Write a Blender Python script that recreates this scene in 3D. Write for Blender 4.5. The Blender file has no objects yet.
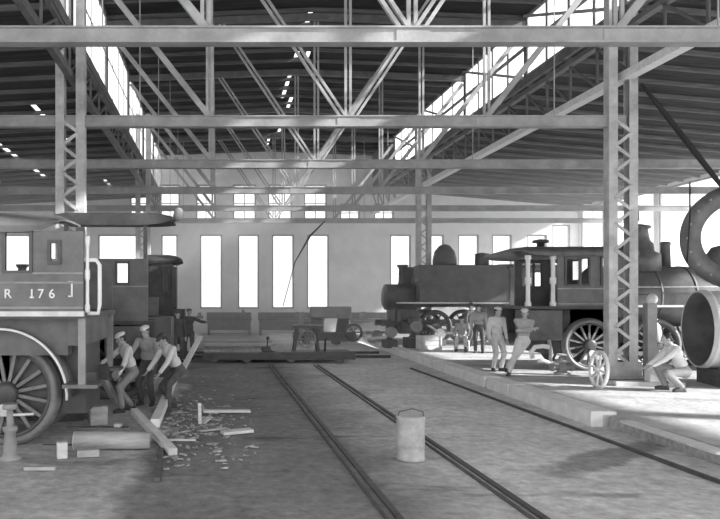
import bpy, bmesh, math, random
from mathutils import Vector, Matrix, noise
R = random.Random(7)
S = bpy.context.scene
COL = S.collection
PI = math.pi
F, HCAM, VX, VY = 700.0, 2.2, 217.0, 297.0     # focal length in px, eye height, vanishing point of the shed's axis

def gp(px, py, z=0.0):
    """point of the plane at height z seen at a pixel"""
    d = F * (HCAM - z) / (py - VY)
    return Vector(((px - VX) * d / F, d, z))
def dp(px, py, d):
    return Vector(((px - VX) * d / F, d, HCAM + (VY - py) * d / F))

# ------------------------------------------------------------------ materials
def mat(name, v, rough=.75, metal=0.0, var=.25, scale=3.0, detail=6, bump=0.0, bscale=None, stretch=(1, 1, 1), spec=.35, dark=None):
    m = bpy.data.materials.new(name); m.use_nodes = True
    nt = m.node_tree; N = nt.nodes; L = nt.links
    b = N['Principled BSDF']
    b.inputs['Roughness'].default_value = rough; b.inputs['Metallic'].default_value = metal
    b.inputs['Specular IOR Level'].default_value = spec
    tc = N.new('ShaderNodeTexCoord'); mp = N.new('ShaderNodeMapping'); mp.inputs['Scale'].default_value = stretch
    L.new(tc.outputs['Object'], mp.inputs['Vector'])
    nz = N.new('ShaderNodeTexNoise'); nz.inputs['Scale'].default_value = scale; nz.inputs['Detail'].default_value = detail
    nz.inputs['Roughness'].default_value = .65
    L.new(mp.outputs['Vector'], nz.inputs['Vector'])
    cr = N.new('ShaderNodeValToRGB'); e = cr.color_ramp.elements
    lo, hi = v * (1 - var), v * (1 + var)
    e[0].position = .3; e[1].position = .7
    e[0].color = (lo, lo, lo, 1); e[1].color = (hi, hi, hi, 1)
    L.new(nz.outputs['Fac'], cr.inputs['Fac']); L.new(cr.outputs['Color'], b.inputs['Base Color'])
    if bump:
        n2 = N.new('ShaderNodeTexNoise'); n2.inputs['Scale'].default_value = bscale or scale * 6; n2.inputs['Detail'].default_value = 8
        L.new(mp.outputs['Vector'], n2.inputs['Vector'])
        bp = N.new('ShaderNodeBump'); bp.inputs['Strength'].default_value = bump; bp.inputs['Distance'].default_value = .05
        L.new(n2.outputs['Fac'], bp.inputs['Height']); L.new(bp.outputs['Normal'], b.inputs['Normal'])
    return m

M = {}
M['steel_col'] = mat('pale_column_steel', .46, .6, var=.35, scale=2, bump=.1, bscale=25)
M['steel_light'] = mat('painted_steel', .31, .6, var=.3, scale=1.5, bump=.1, bscale=25)
M['steel_web'] = mat('sooty_steel', .34, .6, var=.4, scale=1.2, bump=.1, bscale=25)
M['steel_mid'] = mat('dull_steel', .34, .6, var=.3, scale=1.5, bump=.1, bscale=25)
M['steel_dark'] = mat('dark_steel', .13, .55, var=.3, scale=3)
M['black'] = mat('engine_black', .075, .42, var=.4, scale=2.5, spec=.5)
M['engine'] = mat('engine_grey_paint', .15, .45, var=.35, scale=2.5, spec=.5)
M['jacket'] = mat('boiler_jacket', .21, .38, var=.3, scale=2.0, spec=.5)
M['bright'] = mat('bright_steel', .68, .4, var=.2, scale=4)
M['tire'] = mat('wheel_tire_steel', .2, .4, var=.3, scale=4, spec=.5)
M['white'] = mat('white_paint', .85, .6, var=.08, scale=4)
M['wood_l'] = mat('fresh_timber', .74, .8, var=.16, scale=2, stretch=(1, 6, 6), bump=.15)
M['wood_m'] = mat('weathered_timber', .46, .85, var=.3, scale=2, stretch=(1, 6, 6), bump=.2)
M['wood_d'] = mat('sooty_timber', .13, .9, var=.4, scale=2, stretch=(.6, 6, 6), bump=.2)
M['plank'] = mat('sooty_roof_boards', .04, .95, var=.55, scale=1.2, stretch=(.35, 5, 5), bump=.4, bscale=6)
M['stone'] = mat('kerb_stone', .86, .85, var=.12, scale=3, bump=.2)
M['conc'] = mat('rough_concrete', .6, .9, var=.18, scale=3, bump=.3)
M['plaster'] = mat('limewashed_wall', .78, .9, var=.12, scale=.8, bump=.15, bscale=12)
M['frame'] = mat('window_joinery', .3, .8, var=.2, scale=3)
M['rust'] = mat('rusty_boiler_plate', .3, .75, var=.35, scale=2.5, bump=.15)
M['plate'] = mat('bare_boiler_plate', .66, .6, var=.15, scale=2.5, bump=.1)
M['rail'] = mat('rail_steel', .10, .5, var=.3, scale=6)
M['rope'] = mat('tarred_rope', .03, .9, var=.2, scale=30)
M['skin'] = mat('skin', .42, .6, var=.06, scale=9)
M['hair'] = mat('dark_hair', .04, .7, var=.3, scale=30)
M['shirt_w'] = mat('pale_work_shirt', .74, .85, var=.10, scale=9, bump=.2)
M['shirt_m'] = mat('grey_work_shirt', .42, .85, var=.15, scale=9, bump=.2)
M['cloth_d'] = mat('dark_work_cloth', .11, .9, var=.25, scale=9, bump=.2)
M['cloth_m'] = mat('denim_work_cloth', .3, .9, var=.2, scale=9, bump=.2)
M['cloth_w'] = mat('pale_work_cloth', .66, .9, var=.12, scale=9, bump=.2)
M['leather'] = mat('boot_leather', .07, .6, var=.2, scale=9)
M['drum'] = mat('worn_drum_steel', .48, .65, var=.28, scale=5, bump=.1)
M['cinder'] = mat('cinder_and_chips', .42, .95, var=.6, scale=12, bump=.5)

def floor_mat():
    m = bpy.data.materials.new('packed_shop_floor'); m.use_nodes = True
    nt = m.node_tree; N = nt.nodes; L = nt.links; b = N['Principled BSDF']
    b.inputs['Roughness'].default_value = .9; b.inputs['Specular IOR Level'].default_value = .2
    g = N.new('ShaderNodeNewGeometry'); sp = N.new('ShaderNodeSeparateXYZ'); L.new(g.outputs['Position'], sp.inputs['Vector'])
    def noi(sc, det, st=(1, 1, 1)):
        mp = N.new('ShaderNodeMapping'); mp.inputs['Scale'].default_value = st; L.new(g.outputs['Position'], mp.inputs['Vector'])
        n = N.new('ShaderNodeTexNoise'); n.inputs['Scale'].default_value = sc; n.inputs['Detail'].default_value = det
        n.inputs['Roughness'].default_value = .7
        L.new(mp.outputs['Vector'], n.inputs['Vector']); return n.outputs['Fac']
    def mt(op, a, c=0.0, cl=False):
        n = N.new('ShaderNodeMath'); n.operation = op; n.use_clamp = cl
        for i, v in enumerate((a, c)):
            if isinstance(v, (int, float)): n.inputs[i].default_value = v
            else: L.new(v, n.inputs[i])
        return n.outputs[0]
    def ramp(v, a, c):
        n = N.new('ShaderNodeMapRange'); n.interpolation_type = 'SMOOTHSTEP'
        L.new(v, n.inputs['Value']); n.inputs['From Min'].default_value = a; n.inputs['From Max'].default_value = c
        return n.outputs['Result']
    wob = mt('MULTIPLY', mt('SUBTRACT', noi(.5, 4), .5), 1.6)
    x = mt('ADD', sp.outputs['X'], wob)
    # dark cinder ballast between the pit edge and the track, paler trodden dirt beyond
    cind = mt('MULTIPLY', ramp(x, -1.25, -.8), mt('SUBTRACT', 1, ramp(x, 1.5, 3.6)))
    pale = mt('SUBTRACT', 1, ramp(x, -1.5, -.7))
    base = mt('ADD', .70, mt('MULTIPLY', cind, -.42))
    base = mt('ADD', base, mt('MULTIPLY', pale, -.14))
    fine = mt('ADD', .2, mt('MULTIPLY', noi(6, 12), 1.6))
    big = mt('ADD', .5, mt('MULTIPLY', noi(.8, 6), 1.0))
    base = mt('MULTIPLY', mt('MULTIPLY', base, fine), big)
    # damp, oily streaks lying across the dirt
    damp = ramp(noi(.55, 4, (.45, 1.3, 1)), .57, .68)
    base = mt('MULTIPLY', base, mt('SUBTRACT', 1, mt('MULTIPLY', damp, .42)))
    # one long darker streak by the iron strip, its edges broken by noise
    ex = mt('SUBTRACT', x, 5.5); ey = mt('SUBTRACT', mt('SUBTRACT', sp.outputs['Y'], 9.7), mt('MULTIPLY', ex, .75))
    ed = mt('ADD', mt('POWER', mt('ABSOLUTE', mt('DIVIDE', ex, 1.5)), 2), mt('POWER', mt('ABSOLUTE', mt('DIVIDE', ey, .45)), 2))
    dark_streak = mt('SUBTRACT', 1, ramp(mt('ADD', ed, mt('MULTIPLY', mt('SUBTRACT', noi(2.2, 6), .5), 1.6)), .4, 1.2))
    base = mt('MULTIPLY', base, mt('SUBTRACT', 1, mt('MULTIPLY', dark_streak, .5)))
    cb = N.new('ShaderNodeCombineColor')
    for i in range(3): L.new(base, cb.inputs[i])
    L.new(cb.outputs[0], b.inputs['Base Color'])
    bp = N.new('ShaderNodeBump'); bp.inputs['Strength'].default_value = .6; bp.inputs['Distance'].default_value = .06
    L.new(noi(7, 10), bp.inputs['Height']); L.new(bp.outputs['Normal'], b.inputs['Normal'])
    return m
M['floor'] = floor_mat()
M['platform'] = mat('trodden_platform_dirt', .55, .95, var=.25, scale=1.6, bump=.5, bscale=9)

def glass_mat():
    m = bpy.data.materials.new('dusty_glass'); m.use_nodes = True
    nt = m.node_tree; N = nt.nodes; L = nt.links; N.remove(N['Principled BSDF'])
    t = N.new('ShaderNodeBsdfTransparent'); t.inputs[0].default_value = (.93, .93, .93, 1)
    d = N.new('ShaderNodeBsdfTranslucent'); d.inputs[0].default_value = (.85, .85, .85, 1)
    x = N.new('ShaderNodeMixShader'); x.inputs[0].default_value = .12
    L.new(t.outputs[0], x.inputs[1]); L.new(d.outputs[0], x.inputs[2]); L.new(x.outputs[0], N['Material Output'].inputs[0])
    return m
M['glass'] = glass_mat()

# ------------------------------------------------------------------ mesh building
class MB:
    def __init__(s): s.v = []; s.f = []; s.sm = []
    def add(s, vs, fs, smooth=False):
        o = len(s.v); s.v += [tuple(v) for v in vs]
        for f in fs: s.f.append(tuple(i + o for i in f)); s.sm.append(smooth)
        return s
    def box(s, c, sz, rot=None):
        hx, hy, hz = sz[0] / 2, sz[1] / 2, sz[2] / 2
        vs = [Vector((x, y, z)) for x in (-hx, hx) for y in (-hy, hy) for z in (-hz, hz)]
        if rot is not None: vs = [rot @ v for v in vs]
        c = Vector(c)
        return s.add([v + c for v in vs], [(0, 1, 3, 2), (4, 6, 7, 5), (0, 4, 5, 1), (2, 3, 7, 6), (0, 2, 6, 4), (1, 5, 7, 3)])
    def bb(s, x0, x1, y0, y1, z0, z1):
        return s.box(((x0 + x1) / 2, (y0 + y1) / 2, (z0 + z1) / 2), (abs(x1 - x0), abs(y1 - y0), abs(z1 - z0)))
    def bar(s, p, q, w, h, up=(0, 0, 1)):
        p, q = Vector(p), Vector(q); d = (q - p); l = d.length; d.normalize()
        u = Vector(up)
        if abs(d.dot(u)) > .98: u = Vector((0, 1, 0))
        a = d.cross(u).normalized(); b = a.cross(d).normalized()
        return s.box((p + q) / 2, (l, w, h), Matrix((d, a, b)).transposed())
    def sweep(s, pts, rs, n=10, caps=True):
        pts = [Vector(p) for p in pts]; rings = []; pa = None
        if not hasattr(rs, '__len__'): rs = [rs] * len(pts)
        for i, p in enumerate(pts):
            d = (pts[min(i + 1, len(pts) - 1)] - pts[max(i - 1, 0)]).normalized()
            if pa is None:
                pa = d.orthogonal().normalized()
            pa = (pa - d * pa.dot(d)).normalized(); pb = d.cross(pa)
            rings.append([p + (pa * math.cos(t * 2 * PI / n) + pb * math.sin(t * 2 * PI / n)) * rs[i] for t in range(n)])
        return s.rings(rings, caps)
    def rings(s, rings, caps=True, close=False, smooth=True):
        n = len(rings[0]); vs = [v for r in rings for v in r]; fs = []; m = len(rings)
        for i in range(m if close else m - 1):
            for j in range(n):
                a, b = i * n, ((i + 1) % m) * n
                fs.append((a + j, a + (j + 1) % n, b + (j + 1) % n, b + j))
        s.add(vs, fs, smooth)
        if caps and not close:
            s.add(rings[0], [tuple(range(n))[::-1]]); s.add(rings[-1], [tuple(range(n))])
        return s
    def lathe(s, prof, origin, axis, n=24, caps=True, close=False):
        """prof: (distance along the axis, radius)"""
        o = Vector(origin); d = Vector(axis).normalized(); a = d.orthogonal().normalized(); b = d.cross(a)
        rs = [[o + d * t + (a * math.cos(k * 2 * PI / n) + b * math.sin(k * 2 * PI / n)) * max(r, 1e-4) for k in range(n)] for t, r in prof]
        return s.rings(rs, caps, close)
    def prism(s, poly, fn, h0, h1):
        a = [fn(u, v, h0) for u, v in poly]; b = [fn(u, v, h1) for u, v in poly]
        return s.rings([a, b], True, smooth=False)
    def ell(s, c, r, rot=None, n=14, m=9):
        c = Vector(c); rs = []
        for i in range(m + 1):
            t = -PI / 2 + PI * i / m; k = []
            for j in range(n):
                v = Vector((math.cos(t) * math.cos(j * 2 * PI / n) * r[0], math.cos(t) * math.sin(j * 2 * PI / n) * r[1], math.sin(t) * r[2]))
                if i in (0, m): v = Vector((1e-4 * math.cos(j), 1e-4 * math.sin(j), math.sin(t) * r[2]))
                k.append(c + (rot @ v if rot is not None else v))
            rs.append(k)
        return s.rings(rs)
    def cap(s, p, q, r1, r2, n=12):
        """a limb: tapered, with round ends"""
        p, q = Vector(p), Vector(q); s.sweep([p, q], [r1, r2], n)
        s.ell(p, (r1,) * 3, n=12, m=8); return s.ell(q, (r2,) * 3, n=12, m=8)
    def build(s, name, m, parent=None, bevel=0.0, loc=None):
        me = bpy.data.meshes.new(name); bm = bmesh.new()
        vs = [bm.verts.new(v) for v in s.v]
        for f, k in zip(s.f, s.sm):
            try: bf = bm.faces.new([vs[i] for i in f]); bf.smooth = k
            except ValueError: pass
        bmesh.ops.remove_doubles(bm, verts=bm.verts, dist=2e-4)
        bmesh.ops.recalc_face_normals(bm, faces=bm.faces)
        bm.to_mesh(me); bm.free()
        me.materials.append(M[m] if isinstance(m, str) else m)
        o = bpy.data.objects.new(name, me); COL.objects.link(o)
        if parent is not None: o.parent = parent
        if loc is not None: o.location = loc
        if bevel:
            b = o.modifiers.new('edge', 'BEVEL'); b.width = bevel; b.segments = 2; b.limit_method = 'ANGLE'
        return o

def tag(o, label=None, cat=None, group=None, kind=None):
    if label: o['label'] = label
    if cat: o['category'] = cat
    if group: o['group'] = group
    if kind: o['kind'] = kind
    return o
def thing(name, label, cat, loc=(0, 0, 0), rz=0, group=None, kind=None):
    o = bpy.data.objects.new(name, None); COL.objects.link(o); o.empty_display_size = .2
    o.location = loc; o.rotation_euler = (0, 0, rz)
    return tag(o, label, cat, group, kind)
def dup(root, loc=None, rz=None, label=None):
    r = root.copy(); COL.objects.link(r)
    if loc is not None: r.location = loc
    if rz is not None: r.rotation_euler = (0, 0, rz)
    if label: r['label'] = label
    for ch in list(root.children):
        c = ch.copy(); COL.objects.link(c); c.parent = r
        for g in list(ch.children):
            d = g.copy(); COL.objects.link(d); d.parent = c
    return r

# ------------------------------------------------------------------ the shed
XL, XR = -3.4, 9.5                     # the two column lines
XA, XB = -16.0, 22.0                   # outer walls
YB = 42.6                              # end wall
Y0 = -3.0                               # open end of the shed
XM = (XL + XR) / 2
TY = [10.95, 16.3, 21.5, 26.8, 32.2, 37.4]   # roof trusses
ZC = 6.20                              # underside chord
ROOF, RIDGE = 10.85, 11.1

g = MB()
nx, ny = 60, 70
vs = []
for j in range(ny + 1):
    for i in range(nx + 1):
        x = -17 + 23.9 * i / nx; y = -14 + 57 * j / ny
        z = .05 * (noise.noise(Vector((x * .5, y * .5, 0))) - .1) * (1 if x < -1.3 else .25)
        vs.append((x, y, min(z, .02) - .005))
fs = [(j * (nx + 1) + i, j * (nx + 1) + i + 1, (j + 1) * (nx + 1) + i + 1, (j + 1) * (nx + 1) + i) for j in range(ny) for i in range(nx)]
g.add(vs, fs, True)
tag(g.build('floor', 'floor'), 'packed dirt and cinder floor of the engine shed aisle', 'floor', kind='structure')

# the raised platform beside the aisle
k0, k1 = Vector((6.70, 23.5, .25)), Vector((6.36, 11.9, .25))
kd = (k1 - k0).normalized()
def kx(y): return k0.x + (k1.x - k0.x) * (y - k0.y) / (k1.y - k0.y)
pl = MB()
poly = [(kx(YB) + .2, YB), (kx(11.9) + .2, 11.9), (6.75, 11.9), (6.75, -14), (XB, -14), (XB, YB)]
pl.prism(poly, lambda u, v, h: Vector((u, v, h)), -.05, .2)
tag(pl.build('floor_platform', 'platform'), 'raised dirt platform along the engine pits', 'floor', kind='structure')
g = MB()
for a in (( -80, -14, 110, -60), (-80, 90, 110, YB + .3)):
    g.bb(a[0], a[2], a[1], a[3], -.2, -.06)
g.bb(-80, XA - .3, -14, YB + .3, -.2, -.06); g.bb(XB + .3, 110, -14, YB + .3, -.2, -.06)
tag(g.build('ground', 'conc'), 'bare yard ground outside the shed', 'ground', kind='structure')

def wall_grid(mb, a, b, zs, holes, thick, nrm):
    """a wall from a to b (xy), height range zs, holes (u0,u1,z0,z1) along it"""
    a, b = Vector((a[0], a[1], 0)), Vector((b[0], b[1], 0)); d = (b - a); L = d.length; d.normalize(); n = Vector(nrm)
    us = sorted({0, L, *[h[0] for h in holes], *[h[1] for h in holes]}); vz = sorted({*zs, *[h[2] for h in holes], *[h[3] for h in holes]})
    rot = Matrix((d, n, Vector((0, 0, 1)))).transposed()
    for i in range(len(us) - 1):
        run = None
        for j in range(len(vz) - 1):
            u, z = (us[i] + us[i + 1]) / 2, (vz[j] + vz[j + 1]) / 2
            if any(h[0] < u < h[1] and h[2] < z < h[3] for h in holes): continue
            c = a + d * u + n * (thick / 2); c.z = z
            mb.box(c, (us[i + 1] - us[i], thick, vz[j + 1] - vz[j]), rot)

WN = [0]
def window(a, d, n, u0, u1, z0, z1, cols, rows, label, fw=.09, bars=.035, m='frame', brace=0, dep=.12, thk=.14):
    WN[0] += 1
    a, d, n = Vector((a[0], a[1], 0)), Vector(d), Vector(n)
    root = thing('window_%d' % WN[0], label, 'window', a + d * u0 + Vector((0, 0, z0)), kind='structure')
    rot = Matrix((d, n, Vector((0, 0, 1)))).transposed()
    w, h = u1 - u0, z1 - z0
    def lb(mb, ua, ub, za, zb, t):
        mb.box(rot @ Vector(((ua + ub) / 2, dep, (za + zb) / 2)), (ub - ua, t, zb - za), rot)
    f = MB(); lb(f, 0, fw, 0, h, thk); lb(f, w - fw, w, 0, h, thk); lb(f, fw, w - fw, 0, fw, thk); lb(f, fw, w - fw, h - fw, h, thk)
    fo = f.build('window_frame', m, root)
    q = MB()
    for i in range(1, cols): lb(q, w * i / cols - bars / 2, w * i / cols + bars / 2, fw, h - fw, thk * .4)
    for i in range(1, rows): lb(q, fw, w - fw, h * i / rows - bars / 2, h * i / rows + bars / 2, thk * .35)
    if cols > 1 or rows > 1: q.build('muntins', m, root)
    p = MB(); lb(p, fw, w - fw, fw, h - fw, .008); p.build('pane', 'glass', root)
    for k in range(brace):
        t = MB(); s0, s1 = (0, w) if k == 0 else (w, 0)
        t.bar(rot @ Vector((s0, -.1, 0)), rot @ Vector((s1, -.1, h)), .05, .09); t.build('brace', 'steel_mid', root)
    return root

# end wall with tall windows and a row above
back_w = []
low_x = [(200, 222), (238, 259), (272, 294), (307, 329), (390, 411), (427, 444), (458, 479), (492, 512), (527, 547)]
sB = F / YB
for a, b in low_x: back_w.append(((a - VX) / sB, (b - VX) / sB, 1.5, 6.0))
for x0, hw_ in ((-2.9, .5), (-6.0, 1.25), (-9.6, .9), (-12.2, 1.0), (-14.6, .7)): back_w.append((x0 - hw_, x0 + hw_, 1.5, 6.0))
back_w.append((20.4, 21.5, 3.0, 6.6))
up_w = []
for a, b in [(196, 216), (233, 256), (268, 292), (304, 327), (130, 150), (160, 180)]: up_w.append(((a - VX) / sB, (b - VX) / sB, 6.75, 9.05))
for a, b in [(340, 360), (374, 394)]: up_w.append(((a - VX) / sB, (b - VX) / sB, 6.75, 7.9))
wb = MB(); holes = [(x0 - XA, x1 - XA, z0, z1) for x0, x1, z0, z1 in back_w + up_w]
wall_grid(wb, (XA, YB), (XB, YB), (0, 11.2), holes, .35, (0, 1, 0))
tag(wb.build('wall_back', 'plaster'), 'limewashed end wall pierced by tall windows', 'wall', kind='structure')
back_w.sort()
ORD = ['first', 'second', 'third', 'fourth', 'fifth', 'sixth', 'seventh', 'eighth', 'ninth', 'tenth', 'eleventh', 'twelfth', 'thirteenth', 'fourteenth', 'fifteenth', 'sixteenth', 'seventeenth', 'eighteenth']
NB = len(back_w)
for i, (x0, x1, z0, z1) in enumerate(back_w):
    window((XA, YB), (1, 0, 0), (0, 1, 0), x0 - XA, x1 - XA, z0, z1, 1, 1, 'tall glowing end-wall window, %s in the row from the numbered engine\'s side' % ORD[i], bars=.03)
up_w.sort()
for i, (x0, x1, z0, z1) in enumerate(up_w):
    window((XA, YB), (1, 0, 0), (0, 1, 0), x0 - XA, x1 - XA, z0, z1, 2, 2, 'short gable window above the tall ones, %s in the upper row' % ORD[i], bars=.05)

# outer side walls
def side_wall(x, name, lab, n, winlab, z0=1.6, z1=7.6):
    hs = []; y = -2.5; i = 0
    while y + 2 < YB:
        hs.append((y + .2, min(y + 4.5, YB - .25), z0, z1)); y += 4.7
    w = MB(); wall_grid(w, (x, Y0), (x, YB), (0, 7.9), [(h[0] - Y0, h[1] - Y0, h[2], h[3]) for h in hs], .3, n); tag(w.build(name, 'plaster'), lab, 'wall', kind='structure')
    for i, h in enumerate(hs):
        window((x, 0), (0, 1, 0), n, h[0], h[1], h[2], h[3], 2, 1, '%s, %s from the open end' % (winlab, ORD[i]), bars=.05)
side_wall(XB, 'wall_right', 'outer side wall behind the boiler shells, mostly windows', (1, 0, 0), 'broad many-paned window of the wall behind the boiler shells')
side_wall(XA, 'wall_left', 'outer side wall beyond the numbered engine', (-1, 0, 0), 'broad many-paned window of the wall beyond the numbered engine', 3.0, 7.0)

# clerestories: sill and head strips, then one glazed window per bay
BY = [Y0, .0, 5.6] + TY + [YB]
def clerestory(x, name, lab, n, side, z0=8.95, z1=10.8):
    w = MB(); w.bb(x - .05, x + .05, Y0, YB, z0 - .25, z0); w.bb(x - .05, x + .05, Y0, YB, z1, 10.9)
    for y in BY[:-1]: w.bb(x - .05, x + .05, y - .06, y + .06, z0, z1)
    if n[0] > 0: w.bb(x - .05, x + .05, TY[-1], YB, z0, z1)      # added panel closes the last bay, keeping sun off the end wall
    tag(w.build(name, 'steel_dark'), lab, 'wall', kind='structure')
    for i in range(len(BY) - (2 if n[0] > 0 else 1)):
        window((x, 0), (0, 1, 0), n, BY[i] + .06, BY[i + 1] - .06, z0, z1, 4 if i else 2, 2, 'clerestory window strip above %s, %s bay from the open end' % (side, ORD[i]), fw=.07, bars=.14 if n[0] > 0 else .05, brace=1 if n[0] > 0 else 0, dep=.0, thk=.05)
clerestory(XR, 'wall_right_clerestory', 'clerestory wall strip high over the platform columns', (1, 0, 0), 'the platform columns')
clerestory(XL, 'wall_left_clerestory', 'clerestory wall strip high over the numbered engine', (-1, 0, 0), 'the numbered engine', z0=8.5)

# roof boards: grid of panels; panels broken out along the ridge leave real gaps
def roof(name, lab, x0, z0, x1, z1, gaps, y0=Y0, y1=YB, step=.45, joists=True, jm='wood_d'):
    """gaps: (u0,u1,ya,yb) in metres along the slope's x"""
    r = MB()
    xs = sorted({x0, x1, *[g[0] for g in gaps], *[g[1] for g in gaps]}); ys = sorted({y0, y1, *[g[2] for g in gaps], *[g[3] for g in gaps]})
    zz = lambda x: z0 + (z1 - z0) * (x - x0) / (x1 - x0)
    for i in range(len(xs) - 1):
        runs = []
        for j in range(len(ys) - 1):
            cx, cy = (xs[i] + xs[i + 1]) / 2, (ys[j] + ys[j + 1]) / 2
            if any(g[0] < cx < g[1] and g[2] < cy < g[3] for g in gaps): continue
            if runs and abs(runs[-1][1] - ys[j]) < 1e-6: runs[-1][1] = ys[j + 1]
            else: runs.append([ys[j], ys[j + 1]])
        for a, b in runs:
            A, B = xs[i], xs[i + 1]
            vs = [(A, a, zz(A)), (B, a, zz(B)), (B, b, zz(B)), (A, b, zz(A))]
            vs += [(x, y, z + .05) for x, y, z in vs]
            r.add(vs, [(0, 1, 2, 3), (7, 6, 5, 4), (0, 4, 5, 1), (1, 5, 6, 2), (2, 6, 7, 3), (3, 7, 4, 0)])
    o = r.build(name, 'plank'); tag(o, lab, 'ceiling', kind='structure')
    if joists:
        y = y0 + .4
        while y < y1:
            j = MB(); j.bar((x0, y, z0 - .055), (x1, y, z1 - .055), .09, .11); j.build('joist', jm, o); y += 1.15
    return o
rg = [(XM - .2, XM - .04, a, b) for a, b in ((21.8, 23.2), (25.0, 26.1), (27.3, 28.5), (28.9, 29.6), (30.1, 31.4), (33.0, 34.0), (39.4, 41.9))]
rg2 = [(XM + .2, XM + .36, a, b) for a, b in ((25.0, 26.2), (30.9, 33.0), (36.4, 38.8))]
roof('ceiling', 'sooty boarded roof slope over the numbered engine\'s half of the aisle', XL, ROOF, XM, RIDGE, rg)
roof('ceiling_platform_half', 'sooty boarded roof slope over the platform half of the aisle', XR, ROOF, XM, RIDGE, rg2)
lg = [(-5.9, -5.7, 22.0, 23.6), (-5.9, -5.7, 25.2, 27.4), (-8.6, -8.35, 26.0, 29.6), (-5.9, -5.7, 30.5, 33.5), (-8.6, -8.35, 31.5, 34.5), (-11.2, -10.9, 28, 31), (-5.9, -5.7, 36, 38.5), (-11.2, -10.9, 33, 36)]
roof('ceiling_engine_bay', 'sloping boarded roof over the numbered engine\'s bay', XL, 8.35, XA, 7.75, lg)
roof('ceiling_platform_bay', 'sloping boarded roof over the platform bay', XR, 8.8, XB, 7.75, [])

# roof trusses
def make_truss():
    t = thing('roof_truss', '', 'truss', (0, 0, 0))
    b = MB()                                     # bottom chord: channel web with top and bottom flange plates
    x0, x1 = XA, XR
    b.bb(x0, x1, -.06, .06, ZC - .02, ZC + .19); b.bb(x0, x1, -.10, .10, ZC + .18, ZC + .21); b.bb(x0, x1, -.11, .11, ZC - .05, ZC - .02)
    b.build('bottom_chord', 'steel_light', t)
    q = MB(); q.bb(XR, XB, -.06, .06, ZC - .02, ZC + .19); q.bb(XR, XB, -.10, .10, ZC + .18, ZC + .21); q.bb(XR, XB, -.11, .11, ZC - .05, ZC - .02); q.build('bay_chord', 'steel_light', t)
    for xa in (XL, XR):
        c = MB(); c.bar((xa, 0, ROOF - .3), (XM, 0, RIDGE - .3), .16, .2); c.build('top_chord', 'steel_dark', t)
    n = [XL + 3.225 * i for i in range(5)]
    for xn in n[1:4]:
        c = MB()
        for dx in (-.055, .055): c.bar((xn + dx, 0, ZC + .2), (xn + dx, 0, ROOF - .2), .06, .05)
        c.build('post', 'steel_web', t)
        gmb = MB(); gmb.bb(xn - .26, xn + .26, -.075, -.06, ZC - .015, ZC + .175); gmb.build('gusset_plate', 'steel_light', t)
    for xa, za, xb, zb, w in ((n[1], ZC + .2, n[0] + .1, 10.35, .16), (n[3], ZC + .2, n[4] - .1, 10.35, .16)):
        c = MB(); c.bar((xa, 0, za), (xb, 0, zb), .09, w * .8); c.build('diagonal', 'steel_web', t)
    for sg, xb in ((-1, n[1] + .2), (1, n[3] - .2)):
        c = MB()
        for o in (-.07, .07): c.bar((n[2] + sg * .12 + o, 0, ZC + .2), (xb + o, 0, 10.75), .07, .06)
        c.build('diagonal', 'steel_web', t)
    for xr in (n[0] + 1.6, n[3] + 1.6):
        c = MB(); c.bar((xr, .05, ZC + .2), (xr, .05, 10.5), .022, .022); c.build('hanger_rod', 'steel_mid', t)
    return t
tr = make_truss()
for i, y in enumerate(TY):
    o = tr if i == 0 else dup(tr)
    if i == 1:
        for c in list(o.children):
            if c.name.startswith('bay_chord'): bpy.data.objects.remove(c)
    o.location = (0, y, 0); o['label'] = 'riveted steel roof truss spanning the aisle, %s in from the open end' % ORD[i]
    o['group'] = 'roof trusses'

# long lattice girders on the two column lines
for xg, lab in ((XR, 'long lattice girder carried by the platform columns'), (XL, 'long lattice girder carried by the columns beside the engines')):
    t = thing('lattice_girder', lab, 'girder', (xg, 0, 0))
    lf = xg < 0; hh = .07 if lf else .13
    c = MB(); c.bb(-hh, hh, 5.6, YB, 7.24, 7.42); c.build('bottom_chord', 'steel_dark' if lf else 'wood_l', t)
    c = MB(); c.bb(-hh * .7, hh * .7, 5.6, YB, 8.1 if lf else 8.4, 8.2 if lf else 8.52); zt_ = 8.1 if lf else 8.4; c.build('top_chord', 'steel_dark', t)
    nseg = 28; st = (YB - 5.6) / nseg
    for k in range(nseg):
        ya = 5.6 + k * st
        c = MB(); c.bar((0, ya, 7.4), (0, ya, zt_), .05, .06); c.build('post', 'steel_dark', t)
        c = MB(); c.bar((0, ya, 7.42), (0, ya + st, zt_), .04, .06); c.build('diagonal', 'steel_dark', t)

# lattice columns
def make_column(zb=.35, m='steel_col'):
    t = thing('lattice_column', '', 'column', (0, 0, 0))
    for sx in (-1, 1):
        c = MB(); x = sx * .235
        c.bb(x - .10, x + .10, -.012 - .11, .012 - .11, zb, 10.6); c.bb(x - .10, x + .10, .10, .12, zb, 10.6); c.bb(x + sx * .085, x + sx * .105, -.11, .11, zb, 10.6)
        c.build('flange', m, t)
    z = zb + .25; k = 0
    while z < 6.0:
        s = 1 if k % 2 else -1
        for yy in (-.13,):
            c = MB(); c.bar((-.2 * s, yy, z), (.2 * s, yy, z + .3), .075, .014, up=(0, 1, 0)); c.build('lacing_bar', m, t)
        z += .3; k += 1
    c = MB(); c.bb(-.44, .44, -.2, .2, zb - .03, zb + .02); c.bb(-.42, .42, -.14, -.12, zb, zb + .35); c.build('base_plate', m, t)
    return t
col = make_column()
col.location = (XR - .1, TY[1], 0)
tag(col, 'tall lattice steel column beside the spoked handwheel on the platform', group='lattice columns')
for x, y, lab in ((XL, TY[1], 'tall lattice steel column standing behind the numbered engine\'s cab'),
                  (XR, TY[4], 'distant lattice steel column on the platform beside the dark engine'),
                  (XL, TY[4], 'distant lattice steel column beside the small far engine cab')):
    dup(col, (x, y, 0), label=lab)
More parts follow.
